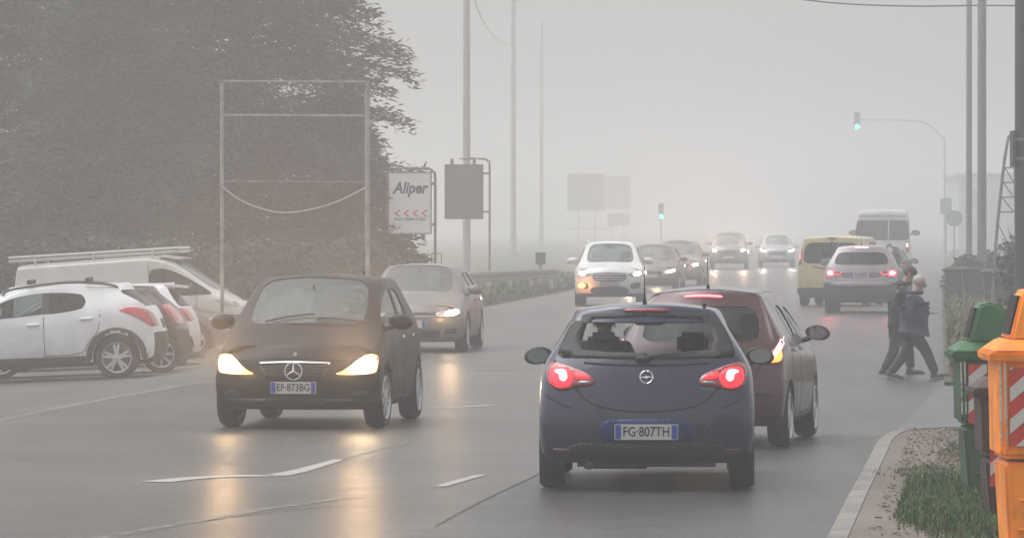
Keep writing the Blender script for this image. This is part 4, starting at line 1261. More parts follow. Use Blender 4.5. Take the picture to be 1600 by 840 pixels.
    for sd in ('left', 'right'):
        seam(bvh, smooth_line([(.16, .32), (.17, .7), (.17, 1.02)], 3), sd, body); seam(bvh, smooth_line([(-.85, .32), (-.85, .6), (-.80, .98)], 3), sd, body)
        seam(bvh, smooth_line([(.20, .32), (.95, .36), (1.02, .78), (.98, 1.03)], 3), sd, body)
        seam(bvh, smooth_line([(-1.5, .78), (0, .86), (1.6, .92)], 3), sd, body, .006)
        for y_ in (.02, .80):
            patch(bvh, 'door_handle', [(y_ - .10, .905), (y_ - .10, .935), (y_ + .08, .94), (y_ + .08, .91)], sd, CHROME, body, off=.02, skirt=.02)
    bm = bmesh.new(); box(bm, -.6, .6, -1.5, 1.5, .20, .28); obj('underbody', bm, BLACK, root)
    return root, bvh

def silver_hatch_front():
    root = thing('car', 'grey hatchback following behind the black compact car with one visible lit headlight', 'car')
    hw = .895
    sp = hatch(4.26, hw, 1.46, cowl_y=-1.10, cowl_z=.98, wt_y=-.32, hood_z=.75, belt_f=.92, belt_r=1.0, axf=-1.27, axr=1.35, wr=.315,
        roof_t=.66, roof_e=1.40, crown=.05, top_r=1.66, fz=[.17, .25, .40, .52, .60, .66, .71, .76],
        fy=[-2.06, -2.10, -2.13, -2.12, -2.10, -2.06, -2.00, -1.90], fw=[.84, .92, .96, .955, .93, .88, .80, .72], hw1=.975)
    me = car_body(sp)
    gp = paint('warm_grey_paint', (.15, .15, .155), .3, .38, .2)
    parts, bvh = split_body(me, root, dict(paint=gp, trim=gp))
    body = parts['body']
    lens = smooth_poly([(.42, .60), (.44, .665), (.60, .70), (.76, .735), (.82, .70), (.80, .63), (.70, .595), (.55, .585)], 3)
    for s, l in zip((1, -1), lamp_pair(bvh, root, 'headlight', lens, 'front', LAMPCLEAR, off=.010, skirt=.05, step=.035)):
        patch(bvh, 'headlight_bulb', smooth_poly([(.56, .61), (.57, .67), (.66, .70), (.76, .70), (.77, .65), (.68, .61)], 3), 'front', WARMHOT, l, off=.015, skirt=.004, side=s)
        beam(root, s * .66, -2.14, .66, 330, (1, .62, .34)); glowlamp(root, s * .66, -2.2, .66, 3.0, (1, .62, .28), .07)
        mirror(root, s * .83, -.78, .99, s, gp)
        patch(bvh, 'fog_lamp', [(.55, .31), (.57, .39), (.76, .40), (.74, .31)], 'front', BLACK, body, off=.004, side=s)
    g = patch(bvh, 'grille', [(-.40, .60), (-.41, .665), (0, .675), (.41, .665), (.40, .60), (0, .585)], 'front', BLACK, root, off=.006)
    patch(bvh, 'chrome_strip', [(-.40, .600), (-.40, .610), (0, .598), (.40, .610), (.40, .600), (0, .588)], 'front', CHROME, g, off=.014)
    patch(bvh, 'lower_intake', [(-.46, .24), (-.50, .37), (0, .38), (.50, .37), (.46, .24)], 'front', BLACK, body, off=.004)
    h, n = hit(bvh, *DIRS['front'], 0, .48)
    plate(root, 0, h.y - .018, .47, False, '', w=.50)
    bm = bmesh.new(); h, n = hit(bvh, *DIRS['front'], 0, .635)
    Mb = Matrix.Translation((0, h.y - .02, .635))
    tube(bm, [Mb @ Vector((.055 * math.cos(t * math.pi / 10), 0, .055 * math.sin(t * math.pi / 10))) for t in range(21)], .007, 6, cap=False)
    prism(bm, [(-.035, .03), (-.022, .03), (0, -.012), (.022, .03), (.035, .03), (.008, -.04), (-.008, -.04)], h.y - .024, h.y - .016)
    for v in bm.verts[-14:]: v.co.z += .635
    obj('badge', bm, CHROME, root)
    inner_mirror(root, -.52, 1.32)
    wheels4(root, sp, hw, .315, .205, 5, mat=ALLOY)
    seats(root, 0, hw, .52, .56)
    for sd in ('left', 'right'):
        seam(bvh, [(.20, .32), (.22, .95)], sd, body); seam(bvh, [(-.90, .32), (-.85, .92)], sd, body)
        seam(bvh, smooth_line([(.26, .32), (.95, .38), (1.05, .75), (1.05, .98)], 3), sd, body)
        for y_ in (.08, .85):
            patch(bvh, 'door_handle', [(y_ - .09, .83), (y_ - .09, .86), (y_ + .07, .865), (y_ + .07, .835)], sd, gp, body, off=.022, skirt=.02)
    return root, bvh

def white_suv_front():
    root = thing('suv', 'white SUV facing the camera with a flashing orange indicator and slatted grille', 'suv')
    hw = .92
    sp = hatch(4.52, hw, 1.69, cowl_y=-1.20, cowl_z=1.12, wt_y=-.42, hood_z=.97, belt_f=1.06, belt_r=1.15, axf=-1.35, axr=1.34, wr=.35,
        roof_t=.66, roof_e=1.62, roof_f=1.60, crown=.05, top_r=1.8, zb=.24, trim_rows=1, fz=[.26, .34, .50, .66, .78, .87, .93, .985],
        fy=[-2.16, -2.21, -2.25, -2.25, -2.23, -2.20, -2.15, -2.06], fw=[.84, .93, .965, .965, .95, .92, .86, .78], hw1=.98)
    me = car_body(sp)
    wp = paint('white_paint', (.72, .72, .71), 0, .35)
    parts, bvh = split_body(me, root, dict(paint=wp, trim=GREYPL))
    body = parts['body']
    lens = smooth_poly([(.50, .80), (.47, .87), (.60, .885), (.74, .93), (.84, .955), (.83, .86), (.78, .80), (.64, .775)], 3)
    for s, l in zip((1, -1), lamp_pair(bvh, root, 'headlight', lens, 'front', LAMPCLEAR, off=.010, skirt=.05, step=.04)):
        patch(bvh, 'headlight_bulb', smooth_poly([(.64, .80), (.62, .85), (.70, .885), (.79, .90), (.80, .84), (.74, .80)], 3), 'front', WARMHOT if s == 1 else emitm('headlight_dim', (1, .92, .8), 4), l, off=.015, skirt=.004, side=s)
        beam(root, s * .72, -2.28, .84, 200, (1, .8, .6))
        patch(bvh, 'fog_lamp', smooth_poly([(.55, .49), (.58, .60), (.76, .62), (.80, .56), (.76, .48), (.62, .455)], 3), 'front', GREYPL, body, off=.006, side=s)
        mirror(root, s * .86, -.86, 1.14, s, wp, 1.15)
        bm = bmesh.new(); tube(bm, [(s * .60, -.30, 1.64), (s * .61, 0, 1.70), (s * .60, 1.5, 1.66)], .02, 6); obj('roof_rail', bm, ALLOY, body)
    patch(bvh, 'indicator', smooth_poly([(-.80, .50), (-.80, .58), (-.68, .60), (-.62, .54), (-.68, .48)], 3), 'front', ORANGE, root, off=.014)
    glowlamp(root, -.72, -2.32, .54, 4, (1, .35, .08))
    bm = bmesh.new(); box(bm, -1.10, -.97, -.90, -.87, 1.12, 1.14); obj('mirror_indicator', bm, emitm('mirror_orange', (1, .25, .08), 1.2), root)
    g = patch(bvh, 'grille', [(-.36, .66), (-.45, .76), (-.43, .86), (0, .885), (.43, .86), (.45, .76), (.36, .66), (0, .645)], 'front', BLACK, root, off=.006)
    for z_, w_ in ((.69, .36), (.755, .43), (.82, .43)):
        patch(bvh, 'grille_slat', [(-w_, z_ - .014), (-w_, z_ + .014), (0, z_ + .022), (w_, z_ + .014), (w_, z_ - .014), (0, z_ - .006)], 'front', principled('silver_slat', (.4, .4, .41), .35, .5), g, off=.02, skirt=.02)
    patch(bvh, 'lower_intake', smooth_poly([(-.40, .34), (-.50, .40), (-.40, .50), (0, .515), (.40, .50), (.50, .40), (.40, .34), (0, .325)], 3), 'front', BLACK, body, off=.006)
    bm = bmesh.new(); h, n = hit(bvh, *DIRS['front'], 0, .57); box(bm, -.25, .25, h.y - .03, h.y - .015, .535, .645); obj('number_plate', bm, principled('plate_grey', (.3, .3, .31), .5), root)
    inner_mirror(root, -.62, 1.52)
    wheels4(root, sp, hw, .35, .24, 5, width=.23)
    seats(root, -.1, hw, .66, .6)
    return root, bvh
def oncoming(name, label, cat, sp, hw, wr, paintm, lens, bulb, bulbm, lampz, energy, grille, group='oncoming cars fading into the fog', grillem=None, mz=1.0, lampx=.66, plate_z=.5, warm=(1, .66, .42), rim=.2, my=-.8, unlit_right=False):
    root = thing(name, label, cat, group=group)
    me = car_body(sp)
    parts, bvh = split_body(me, root, dict(paint=paintm, trim=GREYPL))
    body = parts['body']
    f = sp['fy'][2]
    for s, l in zip((1, -1), lamp_pair(bvh, root, 'headlight', smooth_poly(lens, 3), 'front', LAMPCLEAR, off=.010, skirt=.04, step=.05)):
        if unlit_right and s == -1:
            patch(bvh, 'headlight_bulb', smooth_poly(bulb, 3), 'front', emitm('headlight_dim', (1, .92, .8), 4), l, off=.015, skirt=.004, side=s)
        else:
            patch(bvh, 'headlight_bulb', smooth_poly(bulb, 3), 'front', bulbm, l, off=.015, skirt=.004, side=s)
            beam(root, s * lampx, f - .04, lampz, energy * 2.6, warm); glowlamp(root, s * lampx, f - .15, lampz, 1.5, warm, .08)
        mirror(root, s * (hw - .06), my, mz, s, paintm, 1.1)
    patch(bvh, 'grille', grille, 'front', grillem or BLACK, root, off=.006)
    zc = grille[0][1]
    h, n = hit(bvh, *DIRS['front'], 0, plate_z)
    bm = bmesh.new(); box(bm, -.26, .26, h.y - .03, h.y - .012, plate_z - .055, plate_z + .055); obj('number_plate', bm, PLATEW, root)
    patch(bvh, 'lower_intake', [(-.50, sp['fz'][0] + .04), (-.54, sp['fz'][0] + .14), (0, sp['fz'][0] + .16), (.54, sp['fz'][0] + .14), (.50, sp['fz'][0] + .04)], 'front', BLACK, body, off=.005)
    wheels4(root, sp, hw, wr, rim, 5)
    seats(root, 0, hw, sp['wz'] + .22, .58)
    return root, bvh

def dark_saloon_oncoming():
    hw = .9
    sp = hatch(4.3, hw, 1.50, fz=[.19, .27, .42, .54, .62, .68, .73, .78], fy=[-2.08, -2.12, -2.15, -2.14, -2.12, -2.08, -2.02, -1.92], fw=[.84, .92, .96, .955, .93, .88, .80, .72], hw1=.975, level=1)
    return oncoming('car', 'dark car half hidden behind the white SUV with a slanted lit headlight', 'car', sp, hw, .32, paint('fog_paled_dark_paint', (.15, .14, .14), .2, .4, .2),  # dark paint lightened, fog fade put into the colour
        [(.42, .59), (.46, .66), (.62, .70), (.78, .74), (.82, .70), (.78, .63), (.62, .58)], [(.50, .60), (.54, .65), (.66, .685), (.76, .71), (.77, .66), (.66, .61)], WARMHOT, .66, 150,
        [(-.36, .56), (-.38, .64), (0, .66), (.38, .64), (.36, .56)])
def grey_mpv_oncoming():
    hw = .9
    sp = hatch(4.35, hw, 1.58, fz=[.21, .29, .44, .58, .68, .76, .82, .87], fy=[-2.08, -2.12, -2.15, -2.14, -2.12, -2.08, -2.02, -1.92], fw=[.84, .92, .96, .955, .93, .88, .80, .72], hw1=.975, hood_z=.86, cowl_z=1.06, belt_f=1.0)
    return oncoming('car', 'grey-brown oncoming car right of the slanted-headlight car, one round headlight showing', 'car', sp, hw, .33, paint('brown_grey_paint', (.18, .16, .15), .2),
        [(.50, .68), (.52, .77), (.66, .81), (.80, .81), (.82, .74), (.74, .68)], [(.58, .69), (.59, .76), (.67, .79), (.75, .77), (.75, .71), (.66, .68)], WARMHOT, .74, 170,
        [(-.40, .60), (-.42, .72), (0, .75), (.42, .72), (.40, .60)], mz=1.06)
def dark_suv_oncoming():
    hw = .93
    sp = hatch(4.6, hw, 1.78, cowl_y=-1.25, cowl_z=1.18, wt_y=-.55, hood_z=1.02, belt_f=1.12, belt_r=1.2, axf=-1.40, axr=1.35, wr=.37, zb=.26, trim_rows=1,
        fz=[.28, .36, .52, .68, .80, .90, .97, 1.03], fy=[-2.22, -2.26, -2.30, -2.30, -2.28, -2.24, -2.18, -2.08], fw=[.84, .93, .965, .965, .95, .92, .86, .78], hw1=.98, roof_f=1.70, roof_e=1.7, top_r=1.9, roof_t=.68)
    return oncoming('suv', 'dark tall SUV with two round warm headlights, beyond the queue of oncoming cars', 'suv', sp, hw, .37, paint('fog_paled_anthracite', (.20, .20, .205), .2),  # anthracite lightened to imitate fog over the distance
        [(.54, .84), (.54, .96), (.66, 1.0), (.80, .98), (.84, .90), (.76, .84)], [(.60, .86), (.60, .93), (.67, .96), (.76, .95), (.77, .88), (.68, .85)], emitm('headlight_far', (1, .84, .55), 40.0), .9, 420,
        [(-.44, .68), (-.46, .88), (0, .92), (.46, .88), (.44, .68)], mz=1.2, lampx=.70, plate_z=.56)
def pale_car_oncoming():
    hw = .92
    sp = hatch(4.6, hw, 1.66, cowl_y=-1.2, cowl_z=1.10, wt_y=-.45, hood_z=.93, belt_f=1.04, belt_r=1.12, axf=-1.40, axr=1.35, wr=.35, zb=.23,
        fz=[.24, .32, .48, .64, .74, .82, .88, .93], fy=[-2.22, -2.26, -2.30, -2.30, -2.28, -2.24, -2.18, -2.08], fw=[.84, .93, .965, .965, .95, .92, .86, .78], hw1=.98, roof_f=1.58, roof_e=1.58, top_r=1.9)
    return oncoming('car', 'faint grey car with cool white slit headlights, right of the dark tall SUV', 'car', sp, hw, .35, paint('mid_grey_paint', (.33, .33, .34), .2),
        [(.52, .77), (.50, .83), (.66, .84), (.84, .90), (.84, .82), (.70, .77)], [(.58, .78), (.57, .82), (.68, .83), (.82, .88), (.82, .82), (.70, .78)], emitm('headlight_far_white', (1, .97, .88), 26.0), .82, 260,
        [(-.44, .60), (-.46, .78), (0, .80), (.46, .78), (.44, .60)], warm=(1, .96, .85), lampx=.72)

def silver_suv_rear():
    root = thing('suv', 'silver SUV seen from behind with lit red brake lamps, in front of the two walkers', 'suv')
    hw = .91
    sp = hatch(4.4, hw, 1.625, cowl_y=-1.15, cowl_z=1.10, wt_y=-.40, hood_z=.95, belt_f=1.04, belt_r=1.16, axf=-1.33, axr=1.31, wr=.35, zb=.25, roof_t=.68, roof_e=1.575, roof_f=1.56, crown=.045,
        top_r=1.75, r1=.36, rt1=.15, hwr=.98, rtr=.64, rz=[.27, .36, .52, .74, 1.0, 1.155, 1.46, 1.575], ry=[2.08, 2.16, 2.20, 2.18, 2.10, 2.03, 1.82, 1.74],
        rw=[.86, .96, .99, .98, .93, .86, .70, .645], rsweep=.15, rga=1, rtrim=3, trim_rows=1, rtopc=.7)
    me = car_body(sp)
    sv = paint('silver_paint', (.30, .265, .29), .3, .32)
    parts, bvh = split_body(me, root, dict(paint=sv, trim=GREYPL, rear_window=DGLASS, glass=DGLASS))
    body = parts['body']
    patch(bvh, 'bumper_step', smooth_poly([(-.66, .66), (-.68, .735), (0, .75), (.68, .735), (.66, .66), (0, .645)], 2), 'rear', sv, body, off=.02, skirt=.03)
    patch(bvh, 'plate_recess', [(-.42, .86), (-.46, 1.0), (0, 1.02), (.46, 1.0), (.42, .86), (0, .85)], 'rear', principled('silver_recess_shade', (.14, .13, .14), .4, .4), body, off=.002, skirt=.01)  # recess shade painted as a darker silver on a flat patch
    for s, l in zip((1, -1), lamp_pair(bvh, root, 'tail_light', [(.44, .92), (.44, .99), (.64, 1.03), (.84, 1.04), (.85, .90), (.66, .885), (.55, .915)], 'rear', LAMPDARK, off=.012, skirt=.05, step=.04)):
        patch(bvh, 'brake_bulb', smooth_poly([(.68, .93), (.68, .99), (.75, 1.01), (.80, .99), (.80, .94), (.74, .92)], 3), 'rear', emitm('brake_hot2', (1, .35, .33), 6), l, off=.02, skirt=.004, side=s)
        patch(bvh, 'lamp_ring', strip([(.64, .91), (.64, 1.015), (.82, 1.02), (.83, .905), (.64, .90)], .022), 'rear', REDMID, l, off=.017, skirt=.004, side=s, step=.02)
        patch(bvh, 'lamp_ring', strip([(.63, .935), (.50, .935), (.47, .985)], .02), 'rear', REDMID, l, off=.017, skirt=.004, side=s, step=.02)
        tailglow(root, s * .74, 2.30, .96, 26.0)
        mirror(root, s * .85, -.80, 1.16, s, sv, 1.1)
        bm = bmesh.new(); tube(bm, [(s * .60, -.2, 1.60), (s * .61, .1, 1.645), (s * .60, 1.5, 1.61), (s * .60, 1.6, 1.57)], .02, 6); obj('roof_rail', bm, GREYPL, body)
    b = patch(bvh, 'third_brake_light', [(-.16, 1.555), (-.16, 1.585), (0, 1.592), (.16, 1.585), (.16, 1.555), (0, 1.56)], 'rear', REDHOT, root, off=.02, skirt=.03)
    tailglow(root, 0, 1.95, 1.60, 15.6)
    h, n = hit(bvh, *DIRS['rear'], 0, .93)
    plate(root, 0, h.y + .02, .925, True, 'FL\u00b7044VE', w=.50, size=.08)
    seam(bvh, smooth_line([(-.60, .88), (-.58, .72), (-.50, .64), (0, .63), (.50, .64), (.58, .72), (.60, .88)], 3), 'rear', body, .012)
    antenna(body, .02, 1.45, roof_z(bvh, .02, 1.45), .20, .1)
    bm = bmesh.new(); h, n = hit(bvh, *DIRS['rear'], 0, 1.20); tube(bm, [(0.02, h.y + .02, 1.18), (-.30, h.y, 1.21)], .012, 6); obj('rear_wiper', bm, BLACK, root)
    wheels4(root, sp, hw, .35, .23, 5, width=.23)
    seats(root, -.1, hw, .66, .6)
    bm = bmesh.new(); box(bm, -.6, .6, -1.6, 1.9, .25, .35); obj('underbody', bm, BLACK, root)
    return root, bvh

def yellow_van_rear():
    root = thing('van', 'pale yellow small van with a dark rear window, left of the silver SUV', 'van')
    hw = .92
    sp = hatch(4.4, hw, 1.83, cowl_y=-1.35, cowl_z=1.15, wt_y=-.75, hood_z=.98, belt_f=1.05, belt_r=1.10, axf=-1.35, axr=1.40, wr=.32, zb=.22, roof_t=.84, roof_e=1.77, roof_f=1.74, crown=.05,
        top_r=2.12, r1=.22, rt1=.14, hwr=.99, rtr=.80, bp=-.30, cp=.5, dp=.8, rz=[.24, .33, .48, .70, .95, 1.10, 1.66, 1.76], ry=[2.12, 2.18, 2.20, 2.20, 2.18, 2.17, 2.12, 2.10],
        rw=[.92, .97, .99, .99, .985, .97, .85, .80], rsweep=.07, rga=1, rtrim=2, rtopc=.7, x6f=.1)
    me = car_body(sp)
    yp = paint('pale_yellow_paint', (.58, .50, .27), 0, .4)
    parts, bvh = split_body(me, root, dict(paint=yp, trim=GREYPL, rear_window=DGLASS, glass=DGLASS))
    body = parts['body']
    for s, l in zip((1, -1), lamp_pair(bvh, root, 'tail_light', [(.80, 1.08), (.78, 1.50), (.84, 1.52), (.90, 1.45), (.91, 1.08)], 'rear', LAMPRED, off=.012, skirt=.05, step=.05)):
        patch(bvh, 'brake_bulb', smooth_poly([(.82, 1.22), (.82, 1.44), (.86, 1.45), (.89, 1.38), (.89, 1.22)], 2), 'rear', emitm('brake_hot3', (1, .10, .12), 2.2), l, off=.018, skirt=.004, side=s)
        mirror(root, s * .87, -1.0, 1.20, s, BLACK, 1.25)
    tailglow(root, -.86, 2.3, 1.34, 13.5)
    seam(bvh, [(0, .36), (0, 1.74)], 'rear', body, .02)
    seam(bvh, smooth_line([(-.5, 1.04), (-.2, .98), (0, .97), (.2, .98), (.5, 1.04)], 3), 'rear', body, .03, BLACK)
    h, n = hit(bvh, *DIRS['rear'], -.42, .66)
    plate(root, -.42, h.y + .02, .66, True, '', w=.50)
    patch(bvh, 'roof_lamp', [(-.1, 1.75), (-.1, 1.78), (.1, 1.78), (.1, 1.75)], 'rear', principled('dark_bracket', (.05, .04, .04), .6), body, off=.03, skirt=.05)
    wheels4(root, sp, hw, .32, .2, 5)
    seats(root, -.6, hw, .7, .6)
    bm = bmesh.new(); box(bm, -.6, .6, -1.6, 1.9, .22, .33); obj('underbody', bm, BLACK, root)
    return root, bvh

def dark_hatch_far_rear():
    root = thing('car', 'dark car mostly hidden behind the silver SUV, below the white minibus', 'car')
    hw = .89
    sp = hatch(4.2, hw, 1.52, rga=1, top_r=1.62, roof_e=1.46)
    me = car_body(sp)
    parts, bvh = split_body(me, root, dict(paint=paint('slate_paint', (.055, .065, .07), .4), trim=GREYPL, rear_window=DGLASS, glass=DGLASS))
    for s, l in zip((1, -1), lamp_pair(bvh, root, 'tail_light', [(.60, .84), (.66, 1.04), (.80, 1.10), (.84, .98), (.82, .84)], 'rear', LAMPRED, off=.012, skirt=.05, step=.05)):
        patch(bvh, 'brake_bulb', [(.68, .90), (.70, 1.0), (.78, 1.04), (.80, .92)], 'rear', REDMID, l, off=.018, skirt=.004, side=s)
        mirror(root, s * .83, -.75, 1.0, s, BLACK)
    tailglow(root, .74, 2.15, .98, 10.4)
    h, n = hit(bvh, *DIRS['rear'], 0, .6); plate(root, 0, h.y + .02, .6, True, '', w=.5)
    wheels4(root, sp, hw, .315, .2, 5); seats(root, 0, hw, .52)
    return root, bvh

def white_minibus_rear():
    root = thing('minibus', 'tall white minibus with a wide dark rear window, farthest vehicle in the right lane', 'minibus')
    hw = 1.12
    sp = hatch(6.2, hw, 2.75, cowl_y=-2.3, cowl_z=1.35, wt_y=-1.7, hood_z=1.1, belt_f=1.40, belt_r=1.42, axf=-2.1, axr=1.9, wr=.36, zb=.34, roof_t=.88, roof_e=2.66, roof_f=2.6, crown=.07,
        top_r=3.02, r1=.20, rt1=.12, hwr=.99, rtr=.86, bp=-1.2, cp=.2, dp=1.6, rz=[.36, .50, .75, 1.05, 1.30, 1.48, 2.30, 2.64], ry=[3.05, 3.08, 3.10, 3.10, 3.09, 3.08, 3.04, 3.0],
        rw=[.95, .98, 1.0, 1.0, .99, .98, .92, .84], rsweep=.06, rga=0, x6f=.1, zg=.30, rtopc=.5, side={4: 1, 5: 1, 7: 2, 8: 2, 9: 3})
    me = car_body(sp)
    wp = paint('bus_white_paint', (.62, .62, .60), 0, .4)
    parts, bvh = split_body(me, root, dict(paint=wp, trim=GREYPL, rear_window=DGLASS, glass=DGLASS))
    body = parts['body']
    for s, l in zip((1, -1), lamp_pair(bvh, root, 'tail_light', [(.93, 1.0), (.93, 1.42), (1.06, 1.42), (1.06, 1.0)], 'rear', LAMPRED, off=.02, skirt=.05, step=.05)):
        patch(bvh, 'brake_bulb', [(.95, 1.22), (.95, 1.38), (1.04, 1.38), (1.04, 1.22)], 'rear', REDHOT, l, off=.028, skirt=.004, side=s)
        mirror(root, s * 1.10, -2.2, 1.75, s, BLACK, 1.5)
    tailglow(root, 1.0, 3.2, 1.35, 20.8)
    seam(bvh, [(-.25, 1.52), (-.25, 2.40)], 'rear', body, .05, wp, 'window_divider', off=.01)
    patch(bvh, 'roof_visor', [(-.92, 2.46), (-.90, 2.58), (0, 2.62), (.90, 2.58), (.92, 2.46)], 'rear', wp, body, off=.05, skirt=.05)
    patch(bvh, 'bumper', [(-1.05, .42), (-1.06, .70), (0, .74), (1.06, .70), (1.05, .42)], 'rear', GREYPL, body, off=.05, skirt=.05)
    h, n = hit(bvh, *DIRS['rear'], 0, .95); plate(root, 0, h.y + .02, .95, True, '', w=.5)
    wheels4(root, sp, hw, .36, .2, 5, mat=DALLOY)
    seats(root, -1.2, hw, 1.1)
    return root, bvh

def parked_white_suv():
    root = thing('suv', 'white compact SUV with black lower cladding and roof rails, parked nose to the left', 'suv')
    hw = .888
    sp = hatch(4.28, hw, 1.60, cowl_y=-1.10, cowl_z=1.10, wt_y=-.40, hood_z=.96, belt_f=1.02, belt_r=1.20, axf=-1.27, axr=1.29, wr=.345, zb=.22, roof_t=.70, roof_e=1.52, roof_f=1.53, crown=.05,
        top_r=1.52, r1=.30, rt1=.25, hwr=.97, rtr=.66, bp=.10, cp=.86, dp=1.05, rz=[.26, .36, .54, .74, 1.02, 1.17, 1.45, 1.525], ry=[2.02, 2.10, 2.13, 2.11, 2.04, 1.94, 1.60, 1.52],
        rw=[.86, .95, .98, .97, .93, .86, .71, .66], rsweep=.20, rtrim=3, trim_rows=1, rga=0, shoulder=.16, side={4: 1, 5: 1, 7: 2, 10: 3}, pillars=(6,))
    me = car_body(sp)
    wp = paint('white_paint_parked', (.74, .75, .77), 0, .32)
    parts, bvh = split_body(me, root, dict(paint=wp, trim=BLACK, rear_window=DGLASS, glass=GLASS, sw_l_2=DGLASS, sw_r_2=DGLASS))
    body = parts['body']
    for sd, ss in (('left', 1), ('right', -1)):
        # cladding round the arches and along the sill
        arch = []
        for k in range(13):
            a = math.pi * (k / 12); arch.append((1.29 - 0.452 * math.cos(a), .355 + .437 * math.sin(a)))
        patch(bvh, 'wheel_arch_trim', strip([(.80, .30)] + arch + [(1.80, .34)], .10), sd, BLACK, body, off=.012, skirt=.02, step=.05)
        arch = [(a - 2.56, b) for a, b in arch]
        patch(bvh, 'wheel_arch_trim', strip([(-1.76, .30)] + arch + [(-.80, .30)], .10), sd, BLACK, body, off=.012, skirt=.02, step=.05)
        patch(bvh, 'sill_trim', [(-.78, .24), (-.80, .40), (.78, .40), (.76, .24)], sd, BLACK, body, off=.010, skirt=.02)
        lens = smooth_poly([(1.36, 1.125), (1.48, 1.165), (1.68, 1.15), (1.86, 1.06), (1.93, .86), (1.86, .845), (1.70, .96), (1.50, 1.06)], 3)
        l = patch(bvh, 'tail_light', lens, sd, principled('lamp_red_lighter', (.55, .03, .045), .2, coat=1), root, off=.014, skirt=.04, step=.03)
        patch(bvh, 'lamp_dark_strip', [(1.90, .86), (1.905, 1.0), (1.94, .98), (1.94, .86)], sd, LAMPDARK, l, off=.018, skirt=.004, step=.03)
        seam(bvh, smooth_line([(.12, .40), (.12, .75), (.12, 1.06)], 3), sd, body)
        seam(bvh, smooth_line([(.12, .42), (.70, .44), (.84, .62), (1.0, .80), (1.05, 1.14)], 3), sd, body)
        seam(bvh, smooth_line([(-.88, .40), (-.90, .75), (-.84, 1.0)], 3), sd, body)
        for y_, z_ in ((-.05, .93), (.83, 1.0)):
            patch(bvh, 'door_handle', smooth_poly([(y_ - .11, z_ - .015), (y_ - .10, z_ + .02), (y_ + .08, z_ + .025), (y_ + .10, z_ - .005), (y_, z_ - .02)], 2), sd, wp, body, off=.03, skirt=.03, step=.03)
        # crease of the flank
        bm = bmesh.new()
        x_ = ss * .60
        tube(bm, smooth_line([(x_, -.55, roof_z(bvh, x_, -.5) + .005), (x_, -.35, roof_z(bvh, x_, -.35) + .05), (x_, .5, roof_z(bvh, x_, .5) + .055), (x_, 1.15, roof_z(bvh, x_, 1.15) + .05), (x_, 1.35, roof_z(bvh, x_, 1.35) + .005)], 4), .02, 8)
        obj('roof_rail', bm, GREYPL, body, smooth=True)
        mirror(root, ss * .83, -.72, 1.10, ss, wp, 1.1)
    # load bars across the rails
    for y_ in (-.1, .85):
        bm = bmesh.new(); z_ = roof_z(bvh, 0, y_) + .06
        tube(bm, [(-.66, y_, z_), (.66, y_, z_)], .018, 8); box(bm, .58, .65, y_ - .035, y_ + .035, z_ - .05, z_ + .022); box(bm, -.65, -.58, y_ - .035, y_ + .035, z_ - .05, z_ + .022)
        obj('load_bar', bm, BLACK, body)
    lamp_pair(bvh, root, 'tail_light', smooth_poly([(.60, .86), (.62, 1.05), (.74, 1.12), (.84, 1.08), (.84, .86)], 2), 'rear', LAMPRED, off=.012)
    patch(bvh, 'plate_recess', [(-.4, .80), (-.4, .95), (.4, .95), (.4, .80)], 'rear', BLACK, body, off=.003)
    wheels4(root, sp, hw, .345, .245, 5, double=True, width=.22)
    seats(root, -.05, hw, .62, .60)
    return root, bvh

def parked_dark_red():
    root = thing('car', 'dark red hatchback parked between the white compact SUV and a white hatchback', 'car')
    hw = .86
    sp = hatch(4.0, hw, 1.50, axr=1.50, top_r=1.45, roof_e=1.42, belt_r=1.12, rga=0, rz=[.24, .34, .52, .72, .95, 1.10, 1.36, 1.43], ry=[1.90, 1.97, 2.0, 1.98, 1.90, 1.80, 1.50, 1.42], rsweep=.2, rtrim=3)
    me = car_body(sp)
    parts, bvh = split_body(me, root, dict(paint=paint('brick_red_paint', (.045, .014, .017), .2), trim=GREYPL, rear_window=DGLASS, glass=DGLASS))
    body = parts['body']
    for sd in ('left', 'right'):
        l = patch(bvh, 'tail_light', smooth_poly([(1.55, 1.12), (1.66, 1.16), (1.80, 1.02), (1.90, .84), (1.84, .80), (1.70, .92)], 3), sd, principled('lamp_red_lighter', (.55, .03, .045), .2, coat=1), root, off=.014, skirt=.04, step=.03)
        seam(bvh, [(.3, .4), (.35, 1.0)], sd, body)
    lamp_pair(bvh, root, 'tail_light', smooth_poly([(.62, .80), (.64, 1.0), (.74, 1.12), (.80, 1.10), (.84, .86)], 2), 'rear', LAMPRED, off=.012)
    for s in (1, -1): mirror(root, s * .80, -.72, 1.0, s, BLACK)
    wheels4(root, sp, hw, .32, .225, 8, width=.2)
    seats(root, 0, hw, .52)
    return root, bvh

